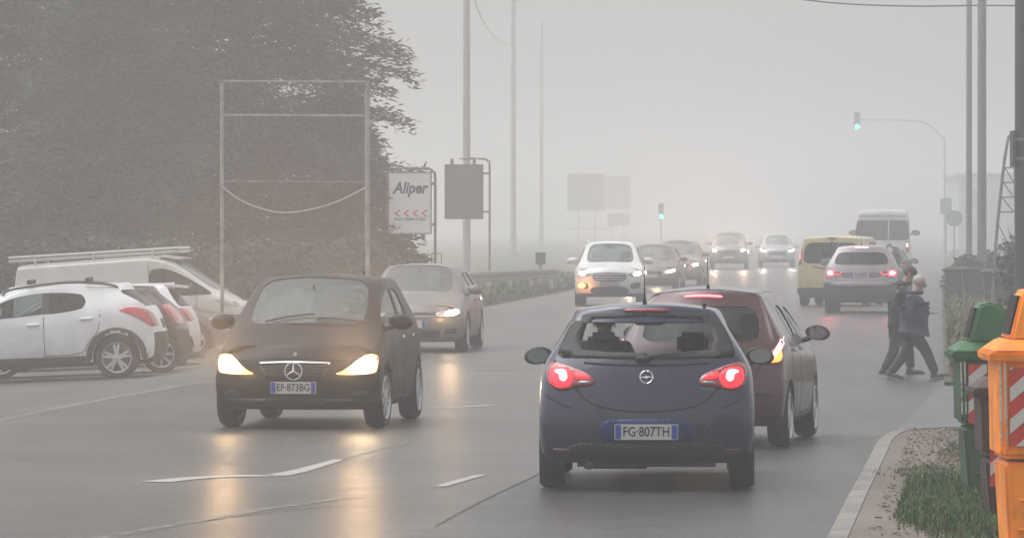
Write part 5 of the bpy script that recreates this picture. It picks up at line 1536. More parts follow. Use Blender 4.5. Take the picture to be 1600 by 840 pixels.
def parked_white_hatch():
    root = thing('car', 'small white hatchback with a roof spoiler, parked behind the parked dark red car', 'car')
    hw = .86
    sp = hatch(4.0, hw, 1.50, axr=1.52, top_r=1.58, roof_e=1.43, belt_r=1.05, rga=0, rz=[.24, .34, .52, .72, .92, 1.05, 1.36, 1.44], ry=[1.92, 1.98, 2.0, 1.98, 1.92, 1.84, 1.56, 1.56], rsweep=.2)
    me = car_body(sp)
    wp = paint('white_paint_parked', (.74, .75, .77), 0, .32)
    parts, bvh = split_body(me, root, dict(paint=wp, trim=wp, rear_window=DGLASS, glass=DGLASS))
    body = parts['body']
    for sd in ('left', 'right'):
        patch(bvh, 'tail_light', smooth_poly([(1.58, 1.0), (1.68, 1.03), (1.82, .98), (1.90, .84), (1.80, .78), (1.64, .86)], 3), sd, principled('lamp_red_lighter', (.55, .03, .045), .2, coat=1), root, off=.014, skirt=.04, step=.03)
        seam(bvh, [(.3, .4), (.35, 1.0)], sd, body)
    lamp_pair(bvh, root, 'tail_light', smooth_poly([(.62, .80), (.64, .96), (.74, 1.02), (.80, 1.0), (.84, .84)], 2), 'rear', LAMPRED, off=.012)
    bm = bmesh.new()
    prism(bm, [(1.36, 1.465), (1.80, 1.40), (1.80, 1.37), (1.40, 1.41)], -.50, .50, 'YZ'); obj('roof_spoiler', bm, wp, body, bevel=.008)
    for s in (1, -1): mirror(root, s * .80, -.72, 1.0, s, wp)
    wheels4(root, sp, hw, .32, .21, 5, width=.2)
    seats(root, 0, hw, .52)
    return root, bvh

def parked_grey_front():
    root = thing('car', 'brownish grey car parked nose to the road, its bonnet showing below the white van', 'car')
    hw = .86
    sp = hatch(4.0, hw, 1.46)
    me = car_body(sp)
    parts, bvh = split_body(me, root, dict(paint=paint('mauve_grey_paint', (.17, .15, .155), .4), trim=GREYPL, rear_window=DGLASS, glass=DGLASS))
    body = parts['body']
    lamp_pair(bvh, root, 'headlight', smooth_poly([(.46, .58), (.50, .68), (.66, .71), (.78, .70), (.78, .60), (.62, .56)], 3), 'front', LAMPCLEAR, off=.012)
    for sd in ('left', 'right'):
        patch(bvh, 'headlight', smooth_poly([(-1.86, .60), (-1.80, .70), (-1.55, .74), (-1.50, .70), (-1.70, .60)], 3), sd, LAMPCLEAR, root, off=.012)
    patch(bvh, 'grille', [(-.4, .46), (-.42, .58), (.42, .58), (.4, .46)], 'front', BLACK, root, off=.006)
    for s in (1, -1): mirror(root, s * .80, -.72, 1.0, s, BLACK)
    wheels4(root, sp, hw, .31, .2, 5); seats(root, 0, hw, .52)
    return root, bvh

def parked_white_van():
    root = thing('van', 'white panel van with pale load bars along its roof, parked behind the cars', 'van')
    hw = .96
    sp = hatch(4.9, hw, 1.96, cowl_y=-1.72, cowl_z=1.16, wt_y=-.88, hood_z=.90, belt_f=1.10, belt_r=1.16, axf=-1.50, axr=1.60, wr=.34, zb=.24, roof_t=.80, roof_e=1.88, roof_f=1.84, crown=.06,
        top_r=2.34, r1=.2, rt1=.12, bp=-.40, cp=.8, dp=1.3, rz=[.26, .36, .52, .74, 1.0, 1.16, 1.75, 1.87], ry=[2.38, 2.43, 2.45, 2.45, 2.43, 2.42, 2.36, 2.32], rw=[.92, .97, .99, .99, .985, .97, .84, .78],
        rsweep=.07, rw_glass=False, side={4: 1, 5: 1}, pillars=(), x6f=.1, zg=.14, n1=.32)
    me = car_body(sp)
    wp = paint('van_white_paint', (.50, .50, .47), 0, .4)
    parts, bvh = split_body(me, root, dict(paint=wp, trim=GREYPL, glass=DGLASS))
    body = parts['body']
    for sd in ('left', 'right'):
        patch(bvh, 'headlight', smooth_poly([(-2.18, .84), (-2.12, .97), (-1.80, 1.03), (-1.76, .98), (-1.98, .86)], 3), sd, LAMPCLEAR, root, off=.014, skirt=.03, step=.04)
        patch(bvh, 'bumper_corner', [(-2.42, .30), (-2.44, .66), (-1.98, .68), (-1.94, .32)], sd, GREYPL, body, off=.012)
        seam(bvh, [(-.45, .35), (-.42, 1.80)], sd, body); seam(bvh, [(-1.35, .70), (-1.40, 1.1)], sd, body)
        patch(bvh, 'door_handle', [(-.62, 1.0), (-.62, 1.04), (-.48, 1.04), (-.48, 1.0)], sd, BLACK, body, off=.02)
        patch(bvh, 'side_moulding', [(-1.0, .52), (-1.0, .60), (1.1, .60), (1.1, .52)], sd, GREYPL, body, off=.01)
    for s in (1, -1):
        mirror(root, s * .92, -1.28, 1.22, s, BLACK, 1.3)
        # gutter visor at the roof front
        bm = bmesh.new(); z_ = roof_z(bvh, s * .6, -.6)
        for dz in (.10, .17):
            tube(bm, [(s * .62, -1.05, z_ + dz + .02), (s * .62, 2.45, z_ + dz + .03)], .028, 8)
        for y_ in (-.5, .7, 1.9):
            tube(bm, [(s * .70, y_, roof_z(bvh, s * .70, y_) - .01), (s * .66, y_, z_ + .18)], .02, 6)
        obj('roof_bar', bm, principled('bar_aluminium', (.5, .5, .48), .5, .3), body)
    bm = bmesh.new(); prism(bm, [(-1.06, 1.83), (-.60, 1.925), (-.60, 1.955), (-1.10, 1.86)], -.66, .66, 'YZ'); obj('roof_visor', bm, wp, body, bevel=.006)
    patch(bvh, 'grille', [(-.5, .62), (-.5, .78), (.5, .78), (.5, .62)], 'front', BLACK, root, off=.006)
    patch(bvh, 'bumper', [(-.86, .30), (-.88, .56), (.88, .56), (.86, .30)], 'front', GREYPL, body, off=.02)
    wheels4(root, sp, hw, .34, .2, 5, mat=DALLOY); seats(root, -.45, hw, .8, .6)
    return root, bvh
# ---------------------------------------------------------------- poles, signs, rails
STEEL = principled('galvanised_steel', (.20, .21, .22), .5, .6, var=.25, vscale=2)
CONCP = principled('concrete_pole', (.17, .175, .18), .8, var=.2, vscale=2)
PALEC = principled('haze_paled_concrete', (.34, .345, .35), .8, var=.15, vscale=2)  # concrete colour lightened to stand in for distance haze
PALES = principled('haze_paled_steel', (.36, .37, .38), .6, .1)  # steel lightened for far things, haze put into its tone
DPOLE = principled('dark_green_pole', (.035, .045, .050), .6, var=.2)
PALEP = principled('flaking_white_paint', (.26, .25, .24), .7, var=.5, vscale=3)
def pole(name, label, px, d, h, w0, w1=None, mat=STEEL, z0=None, group=None, cat='pole', n=14):
    x = (px - 800) * d / FPX
    t = thing(name, label, cat, (x, d, H(x, d) if z0 is None else z0), group=group)
    bm = bmesh.new(); tube(bm, [(0, 0, -.3), (0, 0, h * .5), (0, 0, h)], w0 / 2, n, (w1 or w0 * .7) / 2)
    obj('shaft', bm, mat, t, smooth=True)
    bm = bmesh.new(); tube(bm, [(0, 0, 0), (0, 0, .18)], w0 * .72, n); obj('base', bm, CONCP, t, smooth=True)
    return t
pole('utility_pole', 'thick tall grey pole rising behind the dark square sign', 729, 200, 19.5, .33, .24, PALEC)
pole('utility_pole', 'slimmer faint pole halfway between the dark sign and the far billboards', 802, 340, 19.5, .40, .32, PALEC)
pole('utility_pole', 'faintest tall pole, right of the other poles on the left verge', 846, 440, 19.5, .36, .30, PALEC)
p_ = pole('street_lamp_pole', 'thick grey lamp post right of the thinner post, above the green containers', 1534, 142, 18.5, .26, .22, CONCP)
bm = bmesh.new(); box(bm, -.10, .10, -.16, -.12, 1.1, 1.7); obj('access_door', bm, STEEL, p_)
p_ = pole('street_lamp_pole', 'thinner grey lamp post standing left of the thick one', 1514, 160, 18.5, .20, .15, CONCP)
bm = bmesh.new(); box(bm, -.07, .07, -.13, -.09, 1.0, 1.5); obj('access_door', bm, STEEL, p_)
p_ = pole('dark_post', 'dark blue-grey post cut by the right border of the view', 1597, 80, 12.5, .24, .22, DPOLE)
x_ = 0
bm = bmesh.new(); box(bm, -.16, -.115, -.14, .35, 3.10, 3.66); obj('side_plate', bm, DPOLE, p_)
for z_ in (3.2, 3.5):
    bm = bmesh.new(); tube(bm, [(0, 0, z_), (0, 0, z_ + .05)], .14, 14); obj('clamp', bm, STEEL, p_)
bm = bmesh.new()
pts = [P(1150, -16, 142), P(1290, 4, 142), P(1420, 10, 142), P(1534, 9, 142), P(1640, 10, 142)]
tube(bm, [Vector(p) for p in smooth_line(pts, 4)], .022, 5)
tag(obj('overhead_cable', bm, BLACK), 'thin dark overhead cable crossing the top right corner', 'cable')
bm = bmesh.new()
pts = [P(736, -20, 200), P(752, 28, 245), P(775, 60, 295), P(802, 74, 340)]
tube(bm, [Vector(p) for p in smooth_line(pts, 4)], .02, 5)
tag(obj('overhead_cable', bm, BLACK), 'faint cable sagging between the thick and slim left poles', 'cable')

# hanging signs on bent tube posts
def bent_sign(name, label, x0, x1, y0, y1, ptop, ppx, d, faces, right_base=True, mat=None, rim=None):
    k = d / FPX
    X = lambda px: (px - 800) * k
    Z = lambda py: CAMH - (py - HOR) * k
    bx = X(ppx); gz = H(bx, d)
    t = thing(name, label, 'sign', (bx, d, gz))
    rx0, rx1, rz0, rz1 = X(x0) - bx, X(x1) - bx, Z(y1) - gz, Z(y0) - gz
    zt = Z(ptop) - gz
    bm = bmesh.new()
    tube(bm, [Vector(p) for p in smooth_line([(0, 0, -.2), (0, 0, zt * .5), (0, 0, zt - .25), (-.05, 0, zt - .08), (-.2, 0, zt), (rx0 * .6, 0, zt), (rx0 - .03, 0, zt)], 4)], .032, 8)
    obj('post', bm, STEEL, t, smooth=True)
    for bx_ in (rx0 + .2, rx1 - .25):
        bm = bmesh.new(); box(bm, bx_ - .05, bx_ + .05, -.02, .02, rz1, zt); obj('bracket', bm, STEEL, t)
    for bz in (rz0 + .2, rz1 - .25):
        bm = bmesh.new(); box(bm, rx1, 0, -.02, .02, bz - .03, bz + .03); obj('bracket', bm, STEEL, t)
    bm = bmesh.new(); box(bm, rx0, rx1, -.05, .05, rz0, rz1); p = obj('panel', bm, mat or principled('sign_white', (.85, .85, .84), .5), t)
    bm = bmesh.new(); w = .025
    for a, b, c, e in ((rx0 - w, rx0, rz0 - w, rz1 + w), (rx1, rx1 + w, rz0 - w, rz1 + w), (rx0, rx1, rz0 - w, rz0), (rx0, rx1, rz1, rz1 + w)):
        box(bm, a, b, -.06, .06, c, e)
    obj('frame', bm, rim or STEEL, p)
    return t, p, (rx0, rx1, rz0, rz1)
t, p, (a0, a1, b0, b1) = bent_sign('hanging_sign', 'white hanging sign reading Aliper in dark blue with red arrows pointing left', 608, 673, 270, 364, 263, 680, 119, None)
W_ = a1 - a0; Hh = b1 - b0; cx_ = (a0 + a1) / 2
blue_ink = principled('sign_blue', (.01, .04, .16), .5); red_ink = principled('sign_red', (.75, .03, .04), .5); grey_ink = principled('sign_grey_ink', (.08, .08, .10), .5)
def sign_text(s, size, x, z, mat, parent, sx=1.0, shear=0, bold=0, y=-.052, rz=0.0):
    me = text_mesh(s, size, .006, shear, bold, sx); me.transform(Matrix.Translation((x, y, z)) @ Matrix.Rotation(R(90), 4, 'X'))
    return link('lettering', me, mat, parent)
sign_text('Aliper', .36, cx_, b1 - .36, blue_ink, p, .86, .25, .012)
bm = bmesh.new()
for i in range(4):
    x = a0 + W_ * (.17 + .215 * i); z = b0 + .46; s_ = .075
    prism(bm, [(x - .04, z), (x + .06, z + s_), (x + .11, z + s_), (x + .01, z), (x + .11, z - s_), (x + .06, z - s_)], -.058, -.050)
obj('arrows', bm, red_ink, p)
sign_text('SULLA PRIMA ROSSA', .085, cx_, b0 + .32, grey_ink, p, .95, 0, .002)
bm = bmesh.new(); box(bm, a0 - .06, a0 - .026, -.06, .06, b0, b1); obj('red_edge', bm, principled('rusty_red', (.30, .10, .10), .7), p)
t, p, q_ = bent_sign('hanging_sign', 'dark grey blank square sign hanging from a bent tube post', 696, 754, 258, 341, 248, 765, 155, None, mat=principled('sign_grey_back', (.14, .155, .175), .6, var=.15))
# small outlined frame
t = thing('small_frame_sign', 'small square reddish metal frame on a thin stand just above the grey hatchback roof', 'sign', (*G(682, 478).xy, -.02))
k_ = G(682, 478).y / FPX
bm = bmesh.new(); zt = CAMH - (394 - HOR) * k_; zb_ = CAMH - (414 - HOR) * k_
for a, b, c, e in ((-.14, -.115, zb_, zt), (.115, .14, zb_, zt), (-.14, .14, zt - .025, zt), (-.14, .14, zb_, zb_ + .025)): box(bm, a, b, -.015, .015, c, e)
obj('frame', bm, principled('rusty_red', (.30, .10, .10), .7), t)
bm = bmesh.new(); tube(bm, [(-.1, 0, -.1), (-.1, 0, zb_ + .02)], .015, 6); tube(bm, [(.1, 0, -.1), (.1, 0, zb_ + .02)], .015, 6); obj('stand', bm, STEEL, t)

# empty billboard frame with a slack cable
d = 100; k = d / FPX; xL, xR = (347 - 800) * k, (574 - 800) * k; gz = H(xL, d) - .05
t = thing('empty_billboard_frame', 'tall empty frame of flaking white posts and thin rails in front of the conifers', 'frame', ((xL + xR) / 2, d, gz))
Zt = lambda py: CAMH - (py - HOR) * k - gz
hw_ = (xR - xL) / 2
bm = bmesh.new(); tube(bm, [(-hw_, 0, 0), (-hw_, 0, Zt(130))], .040, 8); obj('post', bm, PALEP, t)
bm = bmesh.new(); tube(bm, [(hw_, 0, 0), (hw_, 0, Zt(140))], .050, 8); tube(bm, [(hw_, 0, Zt(155)), (hw_ + .02, 0, Zt(127))], .055, 8, .02); obj('post', bm, PALEP, t)
for py, r_ in ((127, .022), (180, .026), (283, .010)):
    bm = bmesh.new(); tube(bm, [(-hw_, 0, Zt(py)), (hw_, 0, Zt(py + 1))], r_, 6); obj('rail', bm, PALEP, t)
bm = bmesh.new()
tube(bm, [Vector(p) for p in smooth_line([P(348, 292, d - .1), P(372, 310, d - .1), P(400, 323, d - .1), P(440, 332, d - .1), P(480, 328, d - .1), P(515, 319, d - .1), P(546, 306, d - .1), P(572, 292, d - .1)], 4)], .014, 6)
tag(obj('slack_cable', bm, principled('pale_cable', (.5, .5, .5), .6)), 'pale cable sagging between the two posts of the empty frame', 'cable')

# guardrail
gl, gr_ = Vector((-2.6, 141, 0)), Vector((1.36, 160, 0))
dv = (gr_ - gl).normalized(); ang = math.atan2(dv.y, dv.x); Lg = (gr_ - gl).length
t = thing('guardrail', 'grey steel guardrail on the left verge behind the grey hatchback', 'guardrail', gl, ang)
bm = bmesh.new()
prof = [(-.0, .45), (-.08, .49), (-.08, .55), (-.0, .60), (-.08, .65), (-.08, .71), (0, .75)]
r0 = [bm.verts.new((0, y, z)) for y, z in prof]; r1 = [bm.verts.new((Lg, y, z)) for y, z in prof]
for i in range(len(prof) - 1): bm.faces.new((r0[i], r1[i], r1[i + 1], r0[i + 1]))
bmesh.ops.solidify(bm, geom=bm.faces[:], thickness=.01)
obj('beam', bm, PALES, t)
for i in range(7):
    bm = bmesh.new(); x_ = .4 + i * (Lg - .8) / 6; box(bm, x_ - .06, x_ + .06, .01, .12, -.2, .72); obj('post', bm, PALES, t)
bm = bmesh.new()
tube(bm, [(Lg - .02, -.02, .6), (Lg + .14, .06, .6), (Lg + .05, .2, .6)], .14, 8); obj('end_cap', bm, PALES, t)
t = thing('roadside_cabinet', 'small grey box on a post at the right end of the guardrail', 'box', (.90, 161.5, 0))
bm = bmesh.new(); box(bm, -.16, .16, -.08, .08, .86, 1.24); obj('cabinet', bm, principled('cabinet_grey', (.09, .10, .11), .6), t, bevel=.01)
bm = bmesh.new(); box(bm, -.05, .05, -.05, .05, -.2, .86); obj('post', bm, PALES, t)

# far billboards, panel colours paled to stand in for distance haze
def billboard(label, x0, x1, y0, y1, d, legs, mat, base_line=None):
    k = d / FPX; cx = ((x0 + x1) / 2 - 800) * k; hw = (x1 - x0) / 2 * k
    t = thing('billboard', label, 'billboard', (cx, d, 0), group=None)
    z0, z1 = CAMH - (y1 - HOR) * k, CAMH - (y0 - HOR) * k
    bm = bmesh.new(); box(bm, -hw, hw, -.06, .06, z0, z1); p = obj('panel', bm, mat, t)
    bm = bmesh.new()
    for a, b, c, e in ((-hw - .06, -hw, z0 - .06, z1 + .06), (hw, hw + .06, z0 - .06, z1 + .06), (-hw, hw, z0 - .06, z0), (-hw, hw, z1, z1 + .06)): box(bm, a, b, -.09, .09, c, e)
    obj('frame', bm, PALES, p)
    for l in legs:
        bm = bmesh.new(); tube(bm, [(l * hw, .1, -.2), (l * hw, .1, z0 + .3)], .06, 8); obj('leg', bm, PALES, t)
    if base_line:
        bm = bmesh.new(); zz = CAMH - (base_line - HOR) * k; box(bm, -hw * 1.15, hw * 1.3, -.04, .04, zz - .05, zz + .03); obj('cross_rail', bm, PALES, t)
    return t
billboard('square grey billboard on legs fading into the fog above the white SUV', 887, 944, 272, 328, 540, (-.4, .5), principled('poster_grey', (.24, .26, .26), .6, var=.35, vscale=1), 357)
billboard('fainter pale billboard right behind the square grey one', 946, 984, 276, 326, 640, (-.5, .5), principled('poster_haze_pale', (.36, .37, .38), .6))
billboard('low small bluish panel under the pale far billboard', 950, 983, 334, 352, 590, (-.7, .7), principled('poster_blue', (.28, .29, .33), .6))

# traffic signals
def signal_head(t, x, z, lit=True, s=1.0, visor=True):
    hb = principled('haze_paled_housing', (.16, .17, .17), .7)  # housing colour paled in place of distance haze
    bm = bmesh.new(); box(bm, x - .16 * s, x + .16 * s, -.12, .10, z - .50 * s, z + .50 * s); h = obj('signal_head', bm, hb, t, bevel=.02)
    for i, (m, nm) in enumerate(((GREENLIT, 'green_lamp'), (principled('amber_off', (.10, .06, .01), .3), 'amber_lamp'), (principled('red_off', (.10, .01, .01), .3), 'red_lamp'))):
        zz = z + (-.33 + .33 * i) * s
        bm = bmesh.new(); lathe(bm, [(-.135, .10 * s), (-.12, .115 * s)], 20, 'Y', Matrix.Translation((x, 0, zz))); obj(nm, bm, m, h)
        bm = bmesh.new()
        for k_ in range(8):
            a0_, a1_ = math.pi * k_ / 8, math.pi * (k_ + 1) / 8; r_ = .13 * s
            bm.faces.new([bm.verts.new(q) for q in ((x + r_ * math.cos(a0_), -.12, zz + r_ * math.sin(a0_)), (x + r_ * math.cos(a1_), -.12, zz + r_ * math.sin(a1_)), (x + r_ * math.cos(a1_), -.32, zz + r_ * math.sin(a1_)), (x + r_ * math.cos(a0_), -.32, zz + r_ * math.sin(a0_)))])
        obj('visor', bm, hb, h)
    l = glowlamp(t, x, -.35, z - .33 * s, 26, (.05, 1, .62), .1)
    return h
d = 370; k = d / FPX
t = thing('traffic_light', 'green traffic light on a slim post above the oncoming cars', 'traffic light', ((1033 - 800) * k, d, 0))
zc = CAMH - (337 - HOR) * k + .33
signal_head(t, 0, zc, s=1.15)
bm = bmesh.new(); tube(bm, [(0, .12, -.2), (0, .12, zc + .5)], .05, 8); obj('post', bm, STEEL, t)
d = 385; k = d / FPX; bx = (1476 - 800) * k
t = thing('traffic_light', 'green traffic light hung from a curved mast arm high over the road', 'traffic light', (bx, d, 0))
sx_ = (1339 - 800) * k - bx; zc = CAMH - (198 - HOR) * k + .45
signal_head(t, sx_, zc, s=1.35)
za = CAMH - (188 - HOR) * k
bm = bmesh.new()
tube(bm, [Vector(p) for p in smooth_line([(0, .15, -.2), (0, .15, 3.0), (0, .15, za - 1.8), (-.3, .15, za - 1.2), (-1.2, .15, za - .35), (-2.6, .15, za - .02), (sx_, .15, za + .05)], 5)], .08, 10, .045)
obj('mast', bm, PALES, t, smooth=True)
# round sign and blue panel far on the right verge
d = 260; k = d / FPX
t = thing('road_sign', 'faint round road sign on a post right of the mast of the high signal', 'sign', ((1491 - 800) * k, d, 0))
zc = CAMH - (341 - HOR) * k
bm = bmesh.new(); lathe(bm, [(-.02, .38), (0, .38)], 24, 'Y', Matrix.Translation((0, 0, zc))); p = obj('disc', bm, principled('round_sign_face', (.30, .31, .35), .5), t)
bm = bmesh.new(); ring = [(0.39 * math.cos(i * math.pi / 16), -.02, zc + .39 * math.sin(i * math.pi / 16)) for i in range(33)]; tube(bm, ring, .03, 6, cap=False); obj('rim', bm, principled('round_sign_rim', (.22, .22, .28), .5), p)
bm = bmesh.new(); tube(bm, [(0, .05, -.2), (0, .05, zc + .2)], .035, 8); obj('post', bm, STEEL, t)
d = 290; k = d / FPX
t = thing('road_sign', 'faint pale rectangular sign just left of the round road sign', 'sign', ((1478 - 800) * k, d, 0))
zc = CAMH - (322 - HOR) * k
bm = bmesh.new(); box(bm, -.32, .32, -.02, .02, zc - .45, zc + .45); obj('plate', bm, principled('pale_teal_sign', (.25, .36, .36), .5), t, bevel=.008)
bm = bmesh.new(); tube(bm, [(0, .05, -.2), (0, .05, zc + .3)], .035, 8); obj('post', bm, STEEL, t)
# leaning mast with rungs beside the right border
d = 118; k = d / FPX; bx = (1550 - 800) * k
t = thing('leaning_mast', 'thin leaning lattice mast with a hooked top, beside the dark post', 'mast', (bx, d, H(bx, d)))
def L_(px, py): return Vector(((px - 800) * k - bx, 0, CAMH - (py - HOR) * k))
bm = bmesh.new(); tube(bm, [Vector(p) for p in smooth_line([L_(1550, 490), L_(1556, 380), L_(1567, 270), L_(1574, 222), L_(1578, 212), L_(1584, 214)], 4)], .04, 8, .03); obj('mast', bm, STEEL, t)
bm = bmesh.new(); tube(bm, [L_(1588, 490), L_(1586, 330), L_(1584, 216)], .02, 6)
for py in (262, 285, 308, 331): tube(bm, [L_(1570 - (py - 262) * .1, py), L_(1584, py)], .018, 5)
for py in (262, 285, 308): tube(bm, [L_(1570 - (py - 262) * .1, py), L_(1584, py + 23)], .015, 5)
obj('lattice', bm, STEEL, t)

# distant building, its grey paled so the colour carries part of the fog
d = 430; k = d / FPX; bx = (1498 - 800) * k
t = thing('building', 'pale flat-roofed building dissolving in the fog behind the two lamp posts', 'building', (bx, d, 0))
bw = 22; bh = CAMH - (276 - HOR) * k
bm = bmesh.new(); box(bm, 0, bw, 0, 14, -.3, bh); obj('wall', bm, principled('haze_paled_render', (.5, .5, .5), .85, var=.1, vscale=.5), t)
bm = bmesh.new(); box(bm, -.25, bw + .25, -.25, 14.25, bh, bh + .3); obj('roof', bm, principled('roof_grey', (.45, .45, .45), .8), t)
for i in range(7):
    for j in range(2):
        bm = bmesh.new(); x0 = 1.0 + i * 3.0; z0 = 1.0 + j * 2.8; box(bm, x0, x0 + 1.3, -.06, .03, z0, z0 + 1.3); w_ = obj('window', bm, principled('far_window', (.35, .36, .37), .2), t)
        bm = bmesh.new(); box(bm, x0 - .1, x0 + 1.4, -.16, -.063, z0 - .1, z0 - .003); obj('sill', bm, CONCP, w_)

# ---------------------------------------------------------------- wheelie bins
def wheelie(name, label, px, d, zrim, colm, W=.72, D=.70, hood=True, chev=True, stick=(0, 0), z0=None, lidm=None, hoodh=.34, scuff=False, chz=.36, group=None):
    x = (px - 800) * d / FPX
    z0 = .10 if z0 is None else z0
    t = thing(name, label, 'bin', (x, d, z0), group=group)
    h = zrim - z0
    def slab(bm, sx0, sx1, sy0, sy1, za, tx0, tx1, ty0, ty1, zb):
        lo = [bm.verts.new(q) for q in ((sx0, sy0, za), (sx1, sy0, za), (sx1, sy1, za), (sx0, sy1, za))]
        hi = [bm.verts.new(q) for q in ((tx0, ty0, zb), (tx1, ty0, zb), (tx1, ty1, zb), (tx0, ty1, zb))]
        bm.faces.new(lo[::-1]); bm.faces.new(hi)
        for i in range(4): bm.faces.new((lo[i], lo[(i + 1) % 4], hi[(i + 1) % 4], hi[i]))
    zs = h * .50
    bm = bmesh.new()
    slab(bm, .07, W - .09, .05, D - .05, .06, .035, W - .05, .025, D - .025, zs - .02)
    bmesh.ops.bevel(bm, geom=[e for e in bm.edges], offset=.025, segments=3, affect='EDGES')
    n0 = len(bm.verts)
    bm2 = bmesh.new(); slab(bm2, .012, W - .03, .006, D - .006, zs, 0, W, 0, D, h - .02)
    bmesh.ops.bevel(bm2, geom=[e for e in bm2.edges], offset=.03, segments=3, affect='EDGES')
    m_ = bpy.data.meshes.new('tmp'); bm2.to_mesh(m_); bm2.free(); bm.from_mesh(m_)
    for xr_ in (.038, .066):       # vertical ribs at the front corner
        tube(bm, [(xr_ - .02, -.006, zs + .06), (xr_ - .035, -.014, h - .06)], .012, 6)
    for z_ in (zs * .35, zs * .62):
        tube(bm, [(.12, .035, z_), (W - .12, .035, z_)], .010, 6)
    b = obj('body', bm, colm, t, smooth=True)
    if scuff:
        bm = bmesh.new()
        for xr_ in (.038, .066): tube(bm, [(xr_ - .021, -.014, zs + .08), (xr_ - .0335, -.021, h - .08)], .0075, 6)
        obj('worn_edge', bm, paint_mark('scuff_white', (.5, .5, .46), .55), b)
    lm = lidm or colm
    bm = bmesh.new()
    slab(bm, -.05, W + .03, -.035, D + .035, h - .07, -.06, W + .04, -.045, D + .045, h - .01)
    bmesh.ops.bevel(bm, geom=[e for e in bm.edges], offset=.012, segments=2, affect='EDGES')
    bm2 = bmesh.new(); slab(bm2, -.045, W + .03, -.03, D + .03, h - .01, .05, W - .05, .06, D - .06, h + .06)
    bmesh.ops.bevel(bm2, geom=[e for e in bm2.edges], offset=.012, segments=2, affect='EDGES')
    m_ = bpy.data.meshes.new('tmp'); bm2.to_mesh(m_); bm2.free(); bm.from_mesh(m_)
    lid = obj('lid', bm, lm, t, smooth=True)
    if hood:
        bm = bmesh.new()
        hp = [(.07, h + .05), (.145, h + .05 + hoodh * .92), (.20, h + .05 + hoodh), (.26, h + .05 + hoodh), (W * .62, h + .05 + hoodh * .62), (W * .80, h + .05 + hoodh * .30), (W * .90, h + .05)]
        prism(bm, hp, .07, D - .07)
        for v in bm.verts:
            f = (v.co.z - h - .05) / hoodh
            v.co.y = D / 2 + (v.co.y - D / 2) * (1 - .22 * max(0, f))
        bmesh.ops.recalc_face_normals(bm, faces=bm.faces)
        bmesh.ops.bevel(bm, geom=[e for e in bm.edges], offset=.022, segments=3, affect='EDGES')
        hd = obj('hood', bm, lm, lid, smooth=True)
        bm = bmesh.new()
        q = [(.078, .14, h + .09), (.078, D - .14, h + .09), (.135, D - .17, h + .05 + hoodh * .86), (.135, .17, h + .05 + hoodh * .86)]
        a = [bm.verts.new((p[0] - .010, p[1], p[2])) for p in q]; c = [bm.verts.new((p[0] + .03, p[1], p[2])) for p in q]
        bm.faces.new(a); bm.faces.new(c[::-1])
        for i in range(4): bm.faces.new((a[i], a[(i + 1) % 4], c[(i + 1) % 4], c[i]))
        obj('slot', bm, SEAM, hd)
        bm = bmesh.new()      # brace between hood and lid
        tube(bm, [(W * .30, .045, h + .05), (W * .62, .055, h + .17), (W * .95, .05, h + .14)], .012, 6); obj('hinge_arm', bm, lm, lid, smooth=True)
    if chev:
        sx0, sx1 = .062, .062 + .135
        z1 = h - .10; z0_ = z1 - chz
        bm = bmesh.new(); box(bm, sx0, sx1, -.016, .02, z0_, z1)
        st_ = obj('warning_sticker', bm, principled('reflective_red', (.52, .035, .02), .45, var=.2, vscale=9), b)
        bm = bmesh.new(); wst = .085; ps = .185
        z = z0_ - .3
        i = 0
        while z < z1:
            # band rising to the right, clipped to the panel
            poly = [(sx0, z), (sx1, z + (sx1 - sx0) * .85), (sx1, z + (sx1 - sx0) * .85 + wst), (sx0, z + wst)]
            def clip(poly, zc, keep_above):
                out = []
                for j in range(len(poly)):
                    p_, q2 = poly[j], poly[(j + 1) % len(poly)]
                    ip = (p_[1] >= zc) == keep_above or p_[1] == zc; iq = (q2[1] >= zc) == keep_above or q2[1] == zc
                    if ip: out.append(p_)
                    if ip != iq:
                        f = (zc - p_[1]) / (q2[1] - p_[1]); out.append((p_[0] + f * (q2[0] - p_[0]), zc))
                return out
            poly = clip(poly, z0_, True)
            if len(poly) > 2: poly = clip(poly, z1, False)
            if len(poly) > 2:
                prism(bm, poly, -.020, -.0155)
            z += ps
        wm = paint_mark('reflective_white', (.55, .54, .50), 1.0)
        obj('white_bands', bm, wm, st_)
    bm = bmesh.new()
    bm.free()
    for yy in (.06, D - .06):
        bm = bmesh.new(); lathe(bm, [(yy - .03, .10), (yy + .03, .10)], 20, 'Y', Matrix.Translation((W - .10, 0, .10))); obj('wheel', bm, RUBBER, t)
    return t
greenp = principled('green_plastic', (.025, .12, .035), .5, var=.40, vscale=4, bump=.2, bscale=25)
greend = principled('green_plastic_faded', (.035, .085, .045), .55, var=.3, vscale=4, bump=.2, bscale=25)
orangep = principled('orange_plastic', (.95, .27, .004), .5, var=.30, vscale=5, bump=.25, bscale=25)
brownp = principled('brown_plastic', (.055, .022, .022), .55, var=.25, vscale=4)
wheelie('wheelie_bin', 'green bin with hooded lid and red-white warning sticker, nearest the kerb', 1500, 37.5, 1.19, greend, .70, .66, lidm=greenp, scuff=True, hoodh=.30, chz=.43)
wheelie('wheelie_bin', 'bright orange bin with hooded lid, at the right border of the view', 1561, 30.0, 1.375, orangep, .80, .74, scuff=True, hoodh=.31, chz=.46)
wheelie('wheelie_bin', 'low dark maroon bin squeezed between the green bin and the orange bin', 1533, 34.3, 1.02, brownp, .62, .60, hood=False, chz=.56)
dgb = principled('dark_green_container', (.018, .045, .032), .6, var=.25)
